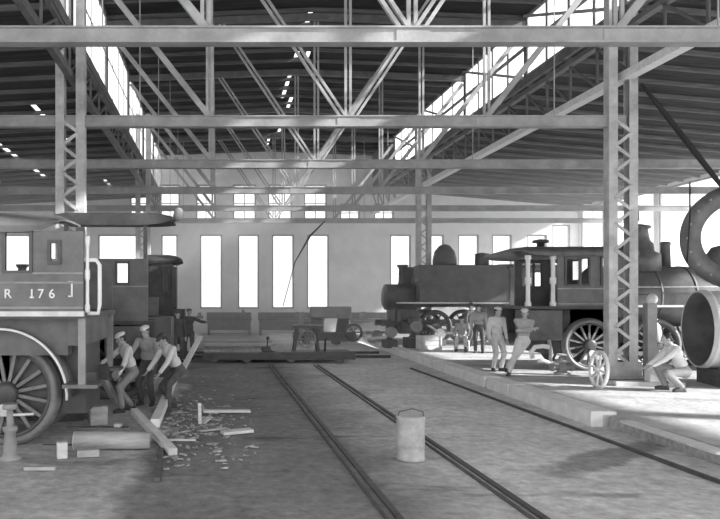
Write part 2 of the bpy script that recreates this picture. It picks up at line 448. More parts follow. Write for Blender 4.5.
for i, (x, y, zt) in enumerate(((XR, TY[1], 0), (XR, TY[4], 0), (XL, TY[1], 0), (XL, TY[4], 0))):
    t = thing('column_footing', ['pale stepped concrete footing under the platform column beside the handwheel', 'concrete footing of the distant platform column', 'concrete footing of the column behind the numbered engine', 'concrete footing of the distant column beside the engine cabs'][i], 'footing', (x, y, 0), group='column footings')
    c = MB(); c.bb(-.55, .85, -.6, .55, 0, .3); c.build('plinth', 'conc', t, .02)
    if i == 0:
        c = MB(); c.bb(.16, .62, -.68, -.46, .3, .62); c.build('pier', 'conc', t, .02)
# short post with raking foot beside the column
t = thing('bracket_post', 'short pale post with raking foot bolted beside the platform column', 'post', (XR + .52, TY[1] - .1, .302))
c = MB(); c.bb(-.11, .11, -.1, .1, 0, 1.75); c.build('post', 'steel_light', t, .01)
c = MB(); c.bar((.05, 0, .75), (.42, 0, .03), .12, .14); c.build('raking_foot', 'steel_mid', t)
c = MB(); c.bb(-.16, .5, -.14, .14, 0, .04); c.build('base_plate', 'steel_mid', t)

# ------------------------------------------------------------------ tracks, kerb
def rail(name, label, x, y0, y1, z=0.0, axis='y', grp=None, h=.09):
    pr = [(-.06, 0), (.06, 0), (.06, .012), (.012, .02), (.012, h - .03), (.035, h - .025), (.035, h), (-.035, h), (-.035, h - .025), (-.012, h - .03), (-.012, .02), (-.06, .012)]
    m = MB()
    if axis == 'y': m.prism(pr, lambda u, v, t: Vector((x + u, t, z + v)), y0, y1)
    else: m.prism(pr, lambda u, v, t: Vector((t, x + u, z + v)), y0, y1)
    return tag(m.build(name, 'rail'), label, 'rail', grp)
rail('steel_rail', 'sunken steel rail nearer the timber pit edge, one of the aisle track\'s pair', 1.81, -8, 22.6, -.07, grp='aisle rails')
rail('steel_rail', 'sunken steel rail passing behind the drum, one of the aisle track\'s pair', 3.25, -8, 22.6, -.07, grp='aisle rails')
for xx, lb in ((1.68, 'thin guard rail beside the rail nearer the pit edge'), (3.13, 'thin guard rail beside the rail that passes the drum')):
    m = MB(); m.bb(xx - .016, xx + .016, -8, 22.6, -.02, .018); tag(m.build('guard_rail', 'rail'), lb, 'rail', 'guard rails')
m = MB(); m.bb(5.925, 5.975, -2, 21.5, -.02, .035)
tag(m.build('iron_strip', 'rail'), 'thin dark iron strip set in the floor along the kerb', 'rail')
for yy, lb in ((25.4, 'cross rail just behind the low transfer table'), (27.2, 'second cross rail beyond the low transfer table')):
    rail('cross_rail', lb, yy, XA + 2, 6.3, 0, 'x', 'cross rails')

def along(d): return k0 + kd * d
segs = [(-10.5, -1.2, 'kerb stone at the far end by the timber pile'), (-1.0, 1.9, 'kerb stone beside the light wooden crate'), (2.05, 2.8, 'short kerb stone next to the crate'), (3.0, 6.4, 'long kerb stone before the two standing men in pale clothes'),
        (6.6, 7.9, 'low worn kerb stone just past the two standing men'), (8.0, 11.6, 'longest near kerb stone ending before the white edging board')]
for a, b, lb in segs:
    m = MB(); m.bar(along(a) + Vector((.22, 0, -.13)), along(b) + Vector((.22, 0, -.13)), .44, .27)
    tag(m.build('kerb_stone', 'stone', None, .02), 'pale ' + lb, 'kerb', 'kerb stones')
a, b = gp(626, 420, .24), gp(724, 452, .24)
m = MB(); m.bar(a - Vector((0, 0, .02)), b - Vector((0, 0, .02)), .2, .04); tag(m.build('edging_board', 'wood_l', None, .008), 'white edging board lying along the platform after the kerb ends', 'board')
m = MB(); m.bb(6.62, 6.78, -10, 11.8, -.02, .19); tag(m.build('edge_timber', 'wood_m'), 'weathered timber holding the platform edge after the kerb', 'timber')

# ------------------------------------------------------------------ locomotives
def wheel(parent, name, x, y, z, r, out, spokes=14, m='black', tm='tire', w=.13):
    """a spoked driving wheel as a part, its pieces as sub-parts; out = +1/-1 the outer side"""
    root = MB().lathe([(-w / 2, .02), (-w / 2, .2 * r + .03), (w / 2 + .04, .2 * r + .02), (w / 2 + .06, .14 * r), (w / 2 + .06, .02)], (0, 0, 0), (0, out, 0), 20).build(name, m, parent, loc=(x, y, z))
    MB().lathe([(-w / 2, r + .03), (-w / 2, .86 * r), (w / 2, .86 * r), (w / 2, r), (-w / 4, r), (-w / 4, r + .03)], (0, 0, 0), (0, out, 0), 40, False, True).build('wheel_tire', tm, root)
    sp = MB().lathe([(-w / 3, .87 * r), (-w / 3, .79 * r), (w / 3, .79 * r), (w / 3, .87 * r)], (0, 0, 0), (0, out, 0), 40, False, True)
    sp.build('wheel_rim', m, root)
    for k in range(spokes):
        t = k * 2 * PI / spokes + .2; u = Vector((math.cos(t), 0, math.sin(t)))
        MB().bar(u * .15 * r, u * .81 * r, .05, .045 * (1 + .3 * 0), up=(0, 1, 0)).build('spoke', tm, root)
    return root

def locomotive(label, loc, rz, P):
    t = thing('steam_locomotive', label, 'locomotive', loc, rz)
    r = P.get('r', .7); nd = P.get('drivers', 3); sp = P.get('spacing', 1.75); yw = .74
    zb = P.get('deck', 1.72); em = P.get('em', 'engine')
    bx0, bx1, bz, br = P['boiler']
    for sy in (-1, 1):
        MB().bb(P.get('fx0', -2.1), bx1 + 1.6, sy * .56 - .05, sy * .56 + .05, r + .05, r + .3).build('side_frame', 'black', t)
    MB().bb(-1.15, .9 + sp * 0, -.62, .62, .45, zb).build('ash_pan', 'black', t)
    for i in range(nd):
        for sy in (-1, 1): wheel(t, 'driving_wheel', i * sp, sy * yw, r, r, sy, P.get('spokes', 14), tm=P.get('tm', 'tire'))
        MB().sweep([(i * sp, -.8, r), (i * sp, .8, r)], .09, 12).build('axle', 'steel_dark', t)
    if nd > 1:
        for sy in (-1, 1):
            MB().bar((-.1, sy * .87, r - .22), ((nd - 1) * sp + .1, sy * .87, r - .22), .05, .1).build('side_rod', 'tire', t)
            for i in range(nd): MB().lathe([(0, .09), (.1, .09)], (i * sp, sy * .82, r - .22), (0, sy, 0), 14).build('crank_pin', 'bright', t)
    # boiler
    L = bx1 - bx0
    bo = MB().lathe([(0, .05), (0, br), (L, br), (L, .05)], (bx0, 0, bz), (1, 0, 0), 40).build('boiler', P.get('bm', 'jacket'), t)
    k = bx0 + .5
    while k < bx1: MB().lathe([(0, br - .01), (0, br + .012), (.07, br + .012), (.07, br - .01)], (k, 0, bz), (1, 0, 0), 40, False, True).build('boiler_band', 'steel_dark', bo); k += .95
    MB().bb(bx0 - .9, bx0 + .9, -.62, .62, .95, bz + .1).build('firebox', 'black', t)
    sx1, sr, sz = P.get('smoke', (bx1 + 1.3, br + .03, bz))
    sb = MB().lathe([(0, .05), (0, sr), (sx1 - bx1, sr), (sx1 - bx1, sr * .9), (sx1 - bx1 + .08, sr * .75), (sx1 - bx1 + .12, .03)], (bx1, 0, sz), (1, 0, 0), 36).build('smokebox', 'black', t)
    MB().lathe([(0, .22), (.12, .17), (.7, .16), (.8, .24), (.86, .24), (.86, .15)], (bx1 + .55, 0, sz + sr - .03), (0, 0, 1), 20).build('smokestack', 'black', t)
    for sy in (-1, 1):
        rb = MB().bb(bx0 - .2, bx1 + 1.0, min(sy * .72, sy * 1.25), max(sy * .72, sy * 1.25), zb - .02, zb + .03); rb.build('running_board', P.get('rbm', 'engine'), t)
        MB().sweep([(bx0 + .2, sy * (br + .12), bz + .25), (bx1 + .3, sy * (br + .12), bz + .25)], .022, 8).build('handrail', 'bright', t)
        cx = bx1 + .55
        MB().lathe([(-.42, .2), (-.4, .3), (.4, .3), (.42, .2)], (cx, sy * .95, r + .05), (1, 0, 0), 22).build('cylinder', 'black', t)
        MB().bb(cx - .4, cx + .4, min(sy * .68, sy * 1.2), max(sy * .68, sy * 1.2), r + .35, r + .72).build('steam_chest', 'black', t)
    MB().bb(bx1 + .1, bx1 + 1.0, -.45, .45, r, sz - sr * .8).build('saddle', 'black', t)
    if P.get('side_tank'):
        a, b, c, d = P['side_tank']
        for sy in (-1, 1): MB().bb(a, b, min(sy * .75, sy * 1.3), max(sy * .75, sy * 1.3), c, d).build('side_tank', em, t, .03)
    # domes
    for prof, x, nm in P.get('domes', []):
        MB().lathe(prof, (x, 0, 0), (0, 0, 1), 24).build(nm, P.get('dm', 'engine'), t)
    # cab
    C = P['cab']; x0, x1, z0, z1 = C['side']; hw = C.get('hw', 1.35)
    for sy in (-1, 1):
        if sy == C.get('open', 0):
            MB().bb(x0, x1, min(sy * hw, sy * (hw - .05)), max(sy * hw, sy * (hw - .05)), z0, z0 + .5).build('cab_side', em, t); continue
        s = MB(); hs = [(w[0] - x0, w[1] - x0, w[2], w[3]) for w in C['win']]
        wall_grid(s, (x0, sy * hw), (x1, sy * hw), (z0, z1), hs, .05, (0, -sy, 0))
        so = s.build('cab_side', em, t)
        for w in C['win']:
            f = MB(); e = .045
            for a in ((w[0] - e, w[0], w[2] - e, w[3] + e), (w[1], w[1] + e, w[2] - e, w[3] + e), (w[0], w[1], w[2] - e, w[2]), (w[0], w[1], w[3], w[3] + e)):
                f.bb(a[0], a[1], sy * hw - .04, sy * hw + .03, a[2], a[3])
            if w[1] - w[0] > .4 and C.get('mull'):
                xm = w[0] + (w[1] - w[0]) * .62; f.bb(xm - .03, xm + .03, sy * hw - .03, sy * hw + .02, w[2], w[3])
            f.build('window_frame', 'black', so)
        mo = MB()
        for zz in C.get('mould', []): mo.bb(x0, x1, min(sy * hw, sy * (hw + .02)), max(sy * hw, sy * (hw + .02)), zz - .014, zz + .014)
        if C.get('mould'): mo.build('moulding', 'steel_mid', so)
        if C.get('sill'):
            MB().bb(x0 - .02, x1, min(sy * (hw - .02), sy * (hw + .05)), max(sy * (hw - .02), sy * (hw + .05)), z0 - .05, z0 + .02).build('sill_strip', 'bright', so)
    MB().bb(x1 - .04, x1, -hw + .05, hw - .05, z0, z0 + .75).build('cab_front', em, t)
    rx0, rx1, rz0, rz1 = C['roof']; lip = C.get('lip', .09); ro = MB(); ov = C.get('ov', .12)
    secs = [(rx0, .35), (rx0 + .22, .8), (rx0 + .5, 1), (rx1 - .15, 1), (rx1, .8)]
    rings = []; A1 = PI * (.53 if C.get('half') else 1)
    for x, f in secs:
        h = hw + ov; dz = (1 - f) * (rz1 - rz0) * .45; aa = [A1 * i / 16 for i in range(17)]
        up = [(h * math.cos(a), rz0 + lip * f + (rz1 - rz0 - lip) * f * math.sin(a)) for a in aa]
        lo = [((h - .03) * math.cos(a), rz0 + (rz1 - rz0 - lip) * f * math.sin(a)) for a in aa[::-1]]
        rings.append([Vector((x, yy, zz + dz)) for yy, zz in up + lo])
    ro.rings(rings, True, smooth=False); rf = ro.build('cab_roof', C.get('rm', em), t)
    if C.get('vent'):
        vx = C['vent']; MB().lathe([(0, .1), (.16, .1), (.17, .22), (.24, .2), (.27, .04)], (vx, -.5, rz1 - .08), (0, 0, 1), 16).build('roof_vent', 'black', rf)
    for px_, pz0, pz1, pr in C.get('posts', []):
        for sy in ((1,) if C.get('half') else (-1,) if C.get('nearposts') else (-1, 1)):
            H = pz1 - pz0
            MB().lathe([(0, pr * 1.25), (.1, pr * 1.25), (.12, pr * .9), (H * .42, pr * .8), (H * .45, pr * 1.25), (H * .55, pr * 1.25), (H * .58, pr * .8), (H - .12, pr * .9), (H - .1, pr * 1.25), (H, pr * 1.25)], (px_, sy * (hw - .06), pz0), (0, 0, 1), 12).build('cab_post', 'white', t)
    if C.get('deckx') is not None:
        MB().bb(C['deckx'], x1, -hw, hw, z0 - .08, z0).build('deck', 'black', t)
        for a, b in C.get('tanks', []):
            for sy in (-1, 1): MB().bb(a, b, min(sy * .72, sy * 1.22), max(sy * .72, sy * 1.22), r + .15, z0 - .1).build('under_deck_tank', em, t, .02)
    return t

# platform engine: faces the side windows, cab towards the aisle
P1 = dict(r=.70, drivers=3, spacing=1.78, deck=1.75, boiler=(.45, 6.0, 2.02, .84), em='engine', bm='jacket', rbm='bright', fx0=-2.2,
          domes=[([(2.7, .6), (3.2, .58), (3.28, .42), (3.5, .40), (3.6, .32), (3.9, .27), (3.93, .36), (4.0, .34), (4.05, .12)], 1.75, 'steam_dome'),
                 ([(2.78, .14), (3.45, .12), (3.5, .15), (3.56, .1)], 2.55, 'safety_valve'),
                 ([(3.95, .05), (4.12, .05), (4.15, .11), (4.4, .1), (4.46, .05)], 1.7, 'whistle'),
                 ([(2.75, .36), (3.2, .34), (3.4, .22), (3.45, .05)], 4.1, 'sand_dome')],
          cab=dict(side=(-1.15, .6, 1.76, 3.1), hw=1.35, win=[(-.92, -.34, 2.33, 3.0), (.02, .22, 2.35, 3.02)], mull=True, mould=[2.22, 1.82], roof=(-2.02, .95, 3.08, 3.4), vent=-1.2, ov=.14, nearposts=True,
                   posts=[(-1.9, 1.76, 3.1, .065), (-1.24, 1.76, 3.1, .065)], deckx=-2.15, tanks=[(-2.0, -.95)]))
L1 = locomotive('dark engine on the platform with open cab on white turned posts', (10.1, 19.75, .2), 0, P1)
# numbered engine: faces out of the picture
PA = dict(r=.77, drivers=2, spacing=1.95, deck=1.9, boiler=(.9, 4.4, 2.3, .8), em='engine', fx0=-1.3, spokes=16,
          domes=[([(3.0, .4), (3.4, .38), (3.6, .3), (3.75, .05)], 2.2, 'steam_dome')],
          cab=dict(side=(-1.25, 1.0, 1.98, 3.12), hw=1.38, open=-1, half=True, win=[(.12, .35, 2.58, 3.05), (-.5, -.17, 2.57, 3.1), (-.9, -.8, 2.7, 2.95)], mould=[2.53, 2.4, 2.05], sill=True,
                   roof=(-.92, 1.4, 3.1, 3.5), ov=.1, posts=[(-1.30, 1.98, 3.05, .03)], deckx=-1.3, tanks=[]))
LA = locomotive('black engine numbered 176 with spoked driver and white-edged splasher', (-3.12, 11.15, .0), PI, PA)
hw = 1.38
def fnt(txt, x, z, size, parent, name='lettering'):
    cu = bpy.data.curves.new(name, 'FONT'); cu.body = txt; cu.size = size; cu.extrude = .006; cu.offset = .002; cu.align_x = 'CENTER'
    ob = bpy.data.objects.new('tmp', cu); COL.objects.link(ob); bpy.context.view_layer.update()
    me = bpy.data.meshes.new_from_object(ob.evaluated_get(bpy.context.evaluated_depsgraph_get())); bpy.data.objects.remove(ob)
    me.materials.clear(); me.materials.append(M['white'])
    o = bpy.data.objects.new(name, me); COL.objects.link(o); o.parent = parent
    o.location = (x, hw + .012, z); o.rotation_euler = (PI / 2, 0, PI); return o
side = [c for c in LA.children if c.name.startswith('cab_side')][-1]     # the side towards the aisle's open end
def la(px): return -(((px - VX) * (11.15 - hw) / F) + 3.12)
zt = HCAM + (VY - 298) * (11.15 - hw) / F
tx = [fnt('R', la(8), zt, .18, side), fnt('1', la(32), zt, .18, side), fnt('7', la(41), zt, .18, side), fnt('6', la(52), zt, .18, side)]
for a in (32,):   # slab serif
    q = MB()
    for dx in ((-.045, .05) if a == 8 else (0,)): q.bb(la(a) - dx - .03, la(a) - dx + .03, hw, hw + .012, zt - .004, zt + .02)
    q.build('lettering_serif', 'white', side)
q = MB(); xb = la(72); q.bb(xb - .012, xb + .012, hw, hw + .015, 2.2, 2.42); q.bb(xb, xb + .05, hw, hw + .015, 2.4, 2.42); q.bb(xb, xb + .05, hw, hw + .015, 2.2, 2.22); q.build('painted_bracket', 'white', side)
# splasher over the near driver (both sides)
for sy in (-1, 1):
    q = MB(); n = 28; R0, R1 = .90, .98
    ang = [PI * .0 - .05 + (PI * .62) * i / n for i in range(n + 1)]
    ang = [PI / 2 + .9 - (PI / 2 + .95) * i / n for i in range(n + 1)]
    # local +x is forward, the visible quarter is the rear one (negative x)
    pts = [(-math.cos(a) * 1.0, math.sin(a) * 1.0) for a in ang]
    rings = [[Vector((x * R1, sy * .60, .77 + z * R1)), Vector((x * R1, sy * 1.12, .77 + z * R1)), Vector((x * (R1 - .03), sy * 1.12, .77 + z * (R1 - .03))), Vector((x * (R1 - .03), sy * .60, .77 + z * (R1 - .03)))] for x, z in pts]
    q.rings(rings); so = q.build('splasher', 'engine', LA)
    e = MB(); rings = [[Vector((x * (R1 + .008), sy * 1.12, .77 + z * (R1 + .008))), Vector((x * (R1 + .008), sy * 1.15, .77 + z * (R1 + .008))), Vector((x * (R1 - .025), sy * 1.15, .77 + z * (R1 - .025))), Vector((x * (R1 - .025), sy * 1.12, .77 + z * (R1 - .025)))] for x, z in pts]
    e.rings(rings); e.build('white_edge', 'white', so)
q = MB(); q.bb(-1.22, -.98, -1.1, 1.1, 1.5, 1.97); q.build('rear_beam', 'engine', LA)
for sy in (-1, 1):
    q = MB(); q.bb(-1.27, -1.17, min(sy * 1.25, sy * 1.33), max(sy * 1.25, sy * 1.33), .95, 1.95); q.build('step_hanger', 'steel_light', LA)
    q = MB(); q.bb(-1.45, -.95, min(sy * .9, sy * 1.36), max(sy * .9, sy * 1.36), .92, .97); q.build('step', 'engine', LA)
    q = MB(); q.bb(-.95, -.05 + .8, min(sy * .68, sy * .95), max(sy * .68, sy * .95), 1.35, 1.93); q.build('footplate_panel', 'engine', LA)
    if sy > 0: q = MB(); q.sweep([(-1.27, 1.3, 1.97), (-1.45, 1.3, 1.97), (-1.47, 1.3, 2.1), (-1.47, 1.3, 2.65), (-1.42, 1.3, 2.72), (-1.24, 1.3, 2.72)], .03, 10); q.build('cab_handrail', 'white', LA)

# engines behind it
PC = dict(r=.75, drivers=2, spacing=1.9, deck=1.75, boiler=(1.2, 4.5, 1.9, .68), em='engine', fx0=-1.2,
          domes=[], cab=dict(side=(-.72, 1.6, 1.7, 3.0), hw=1.3, open=-1, half=True, win=[(-.3, -.08, 2.5, 2.9)], mould=[2.42], roof=(-1.22, 1.2, 3.70, 4.02), ov=.1, rm='black', lip=.22,
                           posts=[], deckx=-.8, tanks=[(-.7, .2)]))
LC = locomotive('engine behind the numbered one with long arched black cab roof', (-2.16, 15.9, 0), PI, PC)
for xx in (-.66, 1.0):
    q = MB(); q.bb(xx - .04, xx + .04, 1.2, 1.28, 1.7, 3.78); q.build('roof_stanchion', 'black', LC)
q = MB(); q.lathe([(0, .05), (.05, .1), (.22, .1), (.27, .05)], (-1.3, 1.0, 3.83), (-.25, 0, 1), 14); q.build('tail_lamp', 'steel_mid', LC)
q = MB(); q.sweep([(-1.2, 1.0, 3.76), (-1.3, 1.0, 3.88)], .03, 8); q.build('lamp_bracket', 'black', LC)
PD = dict(r=.75, drivers=2, spacing=1.9, deck=1.75, boiler=(1.2, 4.5, 1.9, .68), em='black', fx0=-1.0, domes=[],
          cab=dict(side=(-.75, .2, 1.6, 3.42), hw=1.3, win=[(-.58, -.42, 2.4, 3.3)], roof=(-1.0, .3, 3.42, 3.8), ov=.1, rm='black', posts=[], deckx=-.8, tanks=[(-.7, .2)]))
LD = locomotive('small dark engine cab half hidden beyond the arched black roof', (-2.35, 26.6, 0), PI, PD)
# dim engine behind the platform one
P2 = dict(r=.72, drivers=3, spacing=1.7, deck=1.75, boiler=(.3, 4.0, 2.45, .88), smoke=(5.3, .55, 2.0), em='black', bm='black', rbm='bright', dm='black', fx0=-2,
          domes=[([(3.1, .5), (3.6, .5), (3.95, .42), (4.2, .22), (4.26, .05)], 2.75, 'steam_dome'), ([(3.1, .3), (3.8, .28), (3.84, .32), (3.9, .05)], 1.15, 'sand_dome')],
          cab=dict(side=(-1.6, .5, 1.76, 3.15), hw=1.35, win=[(-.9, -.3, 2.35, 3.0)], roof=(-1.9, .6, 3.1, 3.4), posts=[], deckx=-1.9, tanks=[]))
P2['tm'] = 'black'; P2['side_tank'] = (.2, 4.2, 1.8, 3.32)
L2 = locomotive('dim engine with rounded dome standing behind the platform engine', (12.5, 30.0, .2), PI, P2)
# pit rails under the engines
def pit_rails(yc, x0, x1, z, who):
    for s in (-.72, .72):
        rail('pit_rail', 'pit rail under %s, %s' % (who, 'aisle-mouth side' if s < 0 else 'end-wall side'), yc + s, x0, x1, z - .088, 'x', 'pit rails')
pit_rails(19.75, 7.0, 21.5, .2, 'the platform engine with white posts'); pit_rails(30.0, 7.2, 21.5, .2, 'the dim engine with rounded dome')
pit_rails(11.15, -15, -1.5, 0, 'the numbered engine'); pit_rails(15.9, -15, -1.2, 0, 'the engine with arched roof'); pit_rails(26.6, -15, -1.2, 0, 'the small dark engine')

# ------------------------------------------------------------------ boiler shells on the platform
def shell(name, label, p, ax, L, ro, ri, m, mi='rust'):
    t = thing(name, label, 'boiler', p)
    ax = Vector(ax).normalized()
    MB().lathe([(0, ri), (0, ro), (L, ro), (L, ri)], (0, 0, 0), ax, 48, False, True).build('shell_plate', m, t)
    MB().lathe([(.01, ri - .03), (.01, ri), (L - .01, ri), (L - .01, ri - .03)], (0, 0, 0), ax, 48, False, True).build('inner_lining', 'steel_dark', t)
    for d in (.06, L * .5, L - .1):
        MB().lathe([(d, ro - .01), (d, ro + .02), (d + .1, ro + .02), (d + .1, ro - .01)], (0, 0, 0), ax, 48, False, True).build('seam_band', m, t)
    return t
sp = dp(697, 329, 16.0)
ax1 = Vector((.975, -.22, 0))
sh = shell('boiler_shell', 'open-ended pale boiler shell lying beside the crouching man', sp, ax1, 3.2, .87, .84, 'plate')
for i, d in enumerate((.4, 2.6)):
    c = sp + ax1 * d
    rot = Matrix.Rotation(math.atan2(ax1.y, ax1.x), 3, 'Z')
    m = MB(); m.box((0, 0, .185), (.3, 1.3, .37), rot)
    for s in (-1, 1): m.box(rot @ Vector((0, s * .53, .41)), (.3, .22, .09), rot)
    o = m.build('timber_chock', 'wood_d', loc=(c.x, c.y, .2)); tag(o, ['timber cradle under the mouth of the pale boiler shell', 'timber cradle under the hidden end of the pale boiler shell'][i], 'chock', 'shell cradles')
rp = dp(744, 240, 16.2)
zr = sp.z + .87
rr = 1.25; rp.z = zr + rr + .01
ax2 = Vector((.55, .835, 0)).normalized()
t = thing('boiler_ring', 'large dark flanged boiler ring standing on the pale boiler shell', 'ring', (rp.x, rp.y, rp.z))
MB().lathe([(-.16, .82), (-.16, rr), (.16, rr), (.16, .82)], (0, 0, 0), ax2, 48, False, True).build('ring_plate', 'engine', t)
for k in range(20):
    a = k * PI / 10; u = ax2.cross(Vector((0, 0, 1))).normalized()
    MB().ell((u * math.cos(a) + Vector((0, 0, 1)) * math.sin(a)) * 1.08 - ax2 * .16, (.035,) * 3, n=8, m=5).build('rivet', 'steel_mid', t)
# ropes
m = MB(); p0 = Vector((XR + .35, TY[1] - .05, 7.15)); p1 = dp(735, 203, 16.1)
m.sweep([p0.lerp(p1, i / 10) for i in range(11)], [.035 + .035 * math.sin(PI * i / 10) for i in range(11)], 8); tag(m.build('slack_rope', 'rope'), 'thick dark rope running down from the platform column to the boiler ring', 'rope')
m = MB(); m.sweep([dp(690, 182, 16.3), dp(690, 215, 16.3), dp(687, 262, 16.3)], .016, 8); tag(m.build('hanging_rope', 'rope'), 'thin rope hanging straight down in front of the bright side windows', 'rope')
c0, c1 = dp(290, 268, 32.2), dp(322, 222, 32.2)
m = MB(); m.sweep([dp(283, 306, 32), dp(295, 262, 32), dp(310, 236, 32.2), dp(325, 221, 32.2)], [.02, .025, .05, .03], 8); tag(m.build('slack_rope', 'rope'), 'dark rope slanting down across the third and fourth tall end-wall windows', 'rope')

# ------------------------------------------------------------------ people
def ik(a, b, l1, l2, pole):
    a, b, pole = Vector(a), Vector(b), Vector(pole); d = b - a; D = min(d.length, (l1 + l2) * .995); d.normalize()
    b2 = a + d * D; x = (l1 * l1 - l2 * l2 + D * D) / (2 * D); h = math.sqrt(max(l1 * l1 - x * x, 0))
    p = (pole - d * pole.dot(d)).normalized()
    return a + d * x + p * h, b2
def bake(mb, name, m, parent, voxel, smooth=3, it=.5):
    o = mb.build('tmp', m)
    r = o.modifiers.new('r', 'REMESH'); r.mode = 'VOXEL'; r.voxel_size = voxel; r.use_smooth_shade = True
    s = o.modifiers.new('s', 'SMOOTH'); s.iterations = smooth; s.factor = it
    bpy.context.view_layer.update()
    me = bpy.data.meshes.new_from_object(o.evaluated_get(bpy.context.evaluated_depsgraph_get()))
    bpy.data.objects.remove(o)
    me.materials.clear(); me.materials.append(M[m]); me.name = name
    for p in me.polygons: p.use_smooth = True
    n = bpy.data.objects.new(name, me); COL.objects.link(n); n.parent = parent
    return n

def person(label, loc, rz, pelvis=(0, 0, .92), spine=(0, 0, 1), look=(0, -1, 0), hands=None, feet=None, hpole=((-.6, .7, -.5), (.6, .7, -.5)), kpole=((-.1, -1, 0), (.1, -1, 0)),
           shirt='shirt_w', trousers='cloth_m', hat='cap', hatm='cloth_d', sleeves=True, fdir=((-.15, -1, 0), (.15, -1, 0)), scale=1.0, vest=None, pitch=0.0, curl=.6):
    """local frame: the person faces -Y, his own right hand is at -X"""
    t = thing('person', label, 'person', loc, rz); t.scale = (scale,) * 3
    P = Vector(pelvis); U = Vector(spine).normalized(); Rt = Vector((-1, 0, 0)); Fw = Rt.cross(U) * -1
    if Fw.y > 0: Fw = -Fw
    Rt = Rt - U * Rt.dot(U); Rt.normalize(); Fw = (Fw - U * Fw.dot(U)).normalized()
    W = P + U * .20; C = P + U * .40; N_ = P + U * .53
    sh = [N_ - U * .055 + Rt * .185 * s for s in (1, -1)]
    hp = [P - U * .02 + Rt * .095 * s for s in (1, -1)]
    hands = hands or [P + Rt * .27 + Fw * .05 - U * .02 - Vector((0, 0, .1)), P - Rt * .27 + Fw * .05 - Vector((0, 0, .1))]
    feet = feet or [(-.12, 0, .09), (.12, 0, .09)]
    look = Vector(look).normalized()
    H = N_ + (U * .75 + Vector((0, 0, .25))).normalized() * .16 + look * .035
    hu = (Vector((0, 0, 1)) - look * look.z).normalized(); hr = look.cross(hu)
    hrot = Matrix((hr, look, hu)).transposed()
    body = MB(); sm = MB(); tm = MB()
    # head: skull, jaw, nose, brow, ears
    body.ell(H + hu * .025, (.076, .095, .092), hrot); body.ell(H - hu * .045 + look * .025, (.056, .066, .07), hrot)
    body.sweep([H + look * .088 + hu * .015, H + look * .112 - hu * .025], [.010, .017], 8); body.ell(H + look * .104 - hu * .027, (.018, .016, .012), hrot)
    body.ell(H + look * .084 + hu * .028, (.05, .014, .010), hrot); body.ell(H + look * .082 - hu * .066, (.028, .014, .009), hrot); body.ell(H + look * .078 - hu * .098, (.026, .022, .02), hrot)
    for s in (-1, 1): body.ell(H + hr * .079 * s - hu * .008, (.012, .026, .034), hrot)
    body.cap(N_ - U * .03, H - hu * .04, .062, .056)
    # torso under the clothes
    for p, a, b in ((P, .12, .10), (W, .115, .085), (C, .135, .1)):
        rot = Matrix((Rt, Fw, U)).transposed(); body.ell(p, (a, b, .17), rot)
    body.cap(sh[0], sh[1], .06, .06)
    # arms and hands
    for i, s in enumerate((1, -1)):
        el, wr = ik(sh[i], hands[i], .29, .26, hpole[i]); d = (wr - el).normalized()
        body.cap(sh[i], el, .05, .038); body.cap(el, wr, .038, .026)
        up = Vector(hpole[i]); nrm = (Fw - d * Fw.dot(d)); nrm = nrm.normalized() if nrm.length > .1 else (U - d * U.dot(d)).normalized()
        sd = d.cross(nrm).normalized()
        prot = Matrix((sd, nrm, d)).transposed(); pc = wr + d * .05
        body.ell(pc, (.04, .017, .055), prot)
        for k, (o, ln) in enumerate(((-.029, .075), (-.010, .085), (.010, .08), (.028, .062))):
            a = pc + d * .038 + sd * o; b = a + (d * math.cos(curl * .5) + nrm * math.sin(curl * .5)) * ln * .5; c = b + (d * math.cos(curl * 1.6) + nrm * math.sin(curl * 1.6)) * ln * .5
            body.cap(a, b, .0095, .009, 8); body.cap(b, c, .009, .0075, 8)
        th = 1 if (sd.dot(Rt) * s) < 0 else -1
        a = pc - d * .015 + sd * .03 * th; b = a + (sd * th * .75 + d * .6 + nrm * .2).normalized() * .04; c = b + (d * .9 + nrm * .4).normalized() * .032
        body.cap(a, b, .013, .011, 8); body.cap(b, c, .011, .009, 8)
        sm.cap(sh[i], el, .066, .055); 
        if sleeves: sm.cap(el, el.lerp(wr, .88), .053, .042)
        else: sm.cap(el, el.lerp(wr, .12), .055, .05)
    # legs
    for i in range(2):
        an = Vector(feet[i]); kn, an2 = ik(hp[i], an, .44, .42, kpole[i])
        body.cap(hp[i], kn, .07, .05); body.cap(kn, an2, .05, .036)
        tm.cap(hp[i], kn, .098, .072); tm.cap(kn, kn.lerp(an2, .45), .070, .066); tm.cap(kn.lerp(an2, .45), kn.lerp(an2, .93), .066, .062)
        f = Vector(fdir[i]).normalized(); rot = Matrix((f.cross(Vector((0, 0, 1))), f, Vector((0, 0, 1)))).transposed()
        b = MB(); b.cap(an2 + Vector((0, 0, .06)), an2 - Vector((0, 0, .02)), .052, .05); b.ell(an2 + f * .075 - Vector((0, 0, .045)), (.047, .125, .045), rot); b.ell(an2 - f * .02 - Vector((0, 0, .05)), (.042, .055, .04), rot)
        b.box(an2 + f * .06 - Vector((0, 0, .08)), (.085, .25, .02), rot)
        bake(b, 'boot', 'leather', t, .012, 2)
    rot = Matrix((Rt, Fw, U)).transposed()
    tm.ell(P - U * .01, (.165, .125, .14), rot); tm.ell(P + U * .08, (.15, .115, .1), rot)
    sm.ell(W - U * .03, (.158, .118, .17), rot); sm.ell(C, (.178, .128, .18), rot); sm.cap(sh[0], sh[1], .075, .075); sm.ell(N_ - U * .06, (.12, .095, .08), rot)
    bake(body, 'body', 'skin', t, .0085, 2); bake(sm, 'shirt', shirt, t, .016, 4); bake(tm, 'trousers', trousers, t, .016, 4)
